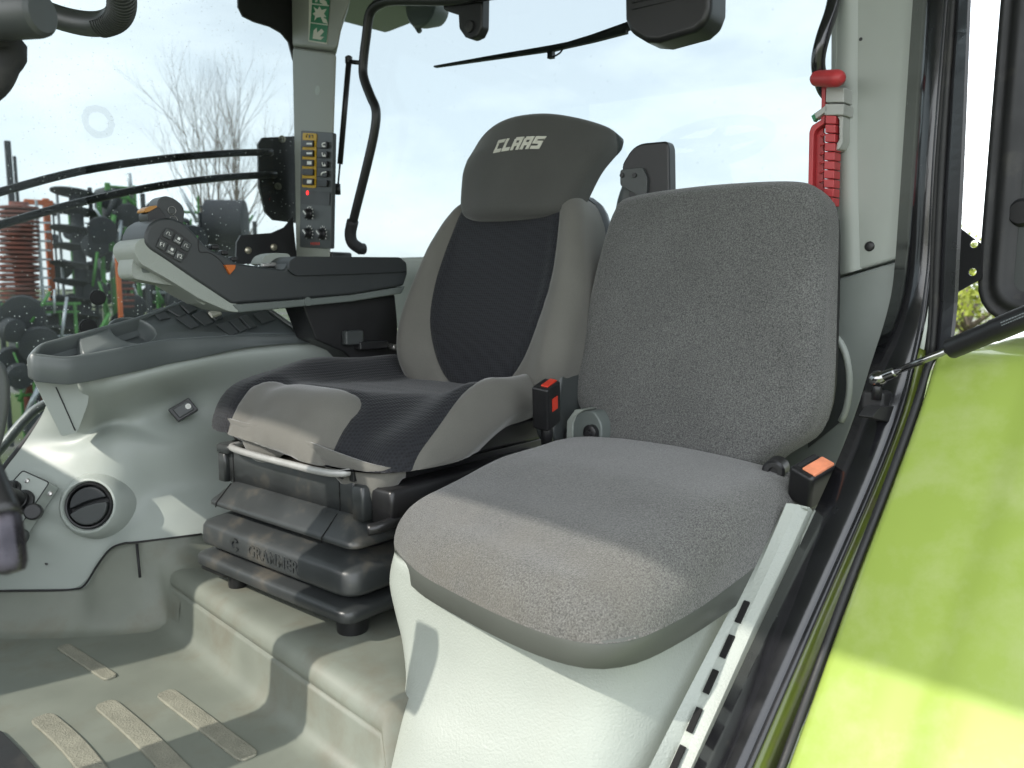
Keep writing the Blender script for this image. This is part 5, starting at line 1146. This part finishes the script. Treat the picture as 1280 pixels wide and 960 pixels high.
for x, y in ((387, 267.5), (386.5, 291.5), (403.5, 292.5)):
    kc = aX(x, y, XQ); kd_ = V((-1, 0, 0))
    k_ = lathe('knob', kc, kd_, [(0, .0165), (.004, .0165), (.006, .0145), (.016, .0135), (.018, .012), (.018, 0)], M['black'], t, 22)
    for a in range(11):
        an = math.radians(-40 + a * 26); pp = kc + V((-.0006, math.cos(an) * .0205, math.sin(an) * .0205)); box('scale_mark', pp, (.0012, .0042, .0022), M['white'], k_, ax=(V((1, 0, 0)), V((0, math.cos(an), math.sin(an))), V((0, -math.sin(an), math.cos(an)))))
    box('pointer', kc + V((-.0185, -.004, .003)), (.002, .017, .004), M['white'], k_, ax=(V((1, 0, 0)), V((0, .8, .6)), V((0, -.6, .8))))
for i, x in enumerate((389, 391.5, 394, 396.5, 399)): box('red_lettering', aX(x, 304.5, XQ), (.002, .0035, .0075), M['redbtn'], t)

# ------------------------------------------------------------------ exit sticker
t = thing('exit_sticker', aX(398, 54, 1.2), 'green and white emergency exit sticker on the pillar', 'sticker')
XSK = XP - .0012
prism('backing', pX([(387, -50), (413.5, -50), (408.5, 55.5), (385.5, 51.5)], XSK), (.001, 0, 0), M['cream'], t)
def stk(nm, pts, m, d): prism(nm, pX(pts, XSK - d), (-.0004, 0, 0), m, t)
stk('panel', [(388.2, 29), (410, 32), (408, 53.5), (386.6, 50.2)], M['green'], .0004)
stk('panel', [(390, 5.6), (411.5, 8), (410.2, 30.6), (388.4, 27.8)], M['green'], .0004)
stk('panel', [(390.6, -46), (413, -46), (411.8, 6.4), (390.2, 4)], M['green'], .0004)
stk('arrow', [(396, 34.5), (392.2, 38), (391, 48.2), (401, 50), (405.4, 46), (399.6, 45.6), (405, 39.5), (402, 36), (396.4, 41)], M['cream'], .0009)
stk('burst', [(392, 8.5), (397, 12), (399.5, 8), (402, 12.5), (408.5, 11), (405, 17), (408, 21.5), (401, 21), (396, 22), (393, 26), (394, 20), (390.8, 17), (394.6, 15)], M['cream'], .0009)
stk('hand', [(400, 19), (403, 18), (404.5, 22), (408, 24), (410, 30), (404, 28)], M['cream'], .0013)
stk('hand', [(400, 3), (399.5, -2), (404, -1), (408, 2), (409.5, 7), (405, 6)], M['cream'], .0009)
stk('hand', [(394, 3), (395, -3), (397, -3), (397, 2)], M['cream'], .0009)

# ------------------------------------------------------------------ escape hammer
t = thing('escape_hammer', aX(1030, 240, 1.33), 'red escape hammer in a grey clip on the pillar', 'hammer')
HX = 1.345
def hX(pts, X=HX): return [aX(x, y, X) for x, y in pts]
a0 = aX(1019, 98, 1.335); a1 = aX(1053, 98, 1.305); hdv = (a1 - a0).normalized(); hl = (a1 - a0).length
lathe('head', a0, hdv, [(-.004, .004), (0, .009), (.003, .0125), (hl * .55, .0138), (hl * .82, .0138), (hl * .93, .011), (hl, .006), (hl + .001, 0)], M['red'], t, 24)
lathe('steel_tip', a0, -hdv, [(0, .0085), (.006, .007), (.010, .003), (.010, 0)], M['steel'], t, 16)
prism('neck', hX([(1027, 106), (1032, 106), (1031, 152), (1026, 152)]), (.012, 0, 0), M['red'], t, bevel=.001)
gd = prism('guard', rounded(hX([(1011, 165), (1014, 157), (1030, 147), (1031, 154), (1020, 162), (1017, 168), (1015, 262), (1009, 262)]), .003, 2), (.022, 0, 0), M['red'], t, bevel=.002)
prism('guard_web', hX([(1016, 166), (1029, 156), (1029, 262), (1014, 262)], HX + .012), (.006, 0, 0), M['red'], t)
for k in range(10):
    y0 = 144 + k * 11.4; x0 = 1031.5 - k * .32; w_ = 13.2
    hseg = prism('grip_segment', hX([(x0, y0), (x0 + w_, y0 + .4), (x0 + w_ - .3, y0 + 10.9), (x0 - .3, y0 + 10.6)], HX - .006), (.024, 0, 0), M['red'], t, bevel=.0016)
    if k > 1: tube('grip_tooth', [aX(x0 - 5, y0 + 4, HX + .002), aX(x0 + 1, y0 + .5, HX + .002)], .0022, M['pink'] if 'pink' in M else M['red'], t, 6)
prism('clip', hX([(1032.5, 109), (1055, 109), (1055, 128), (1031.5, 128)], HX - .004), (.04, 0, 0), M['greytag'], t, bevel=.002)
prism('clip_band', hX([(1031, 129.5), (1055, 129.5), (1054, 144), (1030, 144)], HX - .008), (.044, 0, 0), M['greytag'], t, bevel=.002)
prism('clip_tongue', hX([(1017, 142), (1033, 131), (1034, 138), (1019, 149)], HX - .008), (.016, 0, 0), M['greytag'], t, bevel=.001)
prism('seal_tag', hX([(1014, 145), (1018, 142), (1020, 149), (1017, 152)], HX - .009), (.010, 0, 0), M['green'], t)
prism('clip_leg', hX([(1046, 145), (1054, 145), (1053, 178), (1049, 186), (1045, 188), (1046, 180), (1049, 174), (1049, 150)], HX), (.03, 0, 0), M['greytag'], t, bevel=.001)
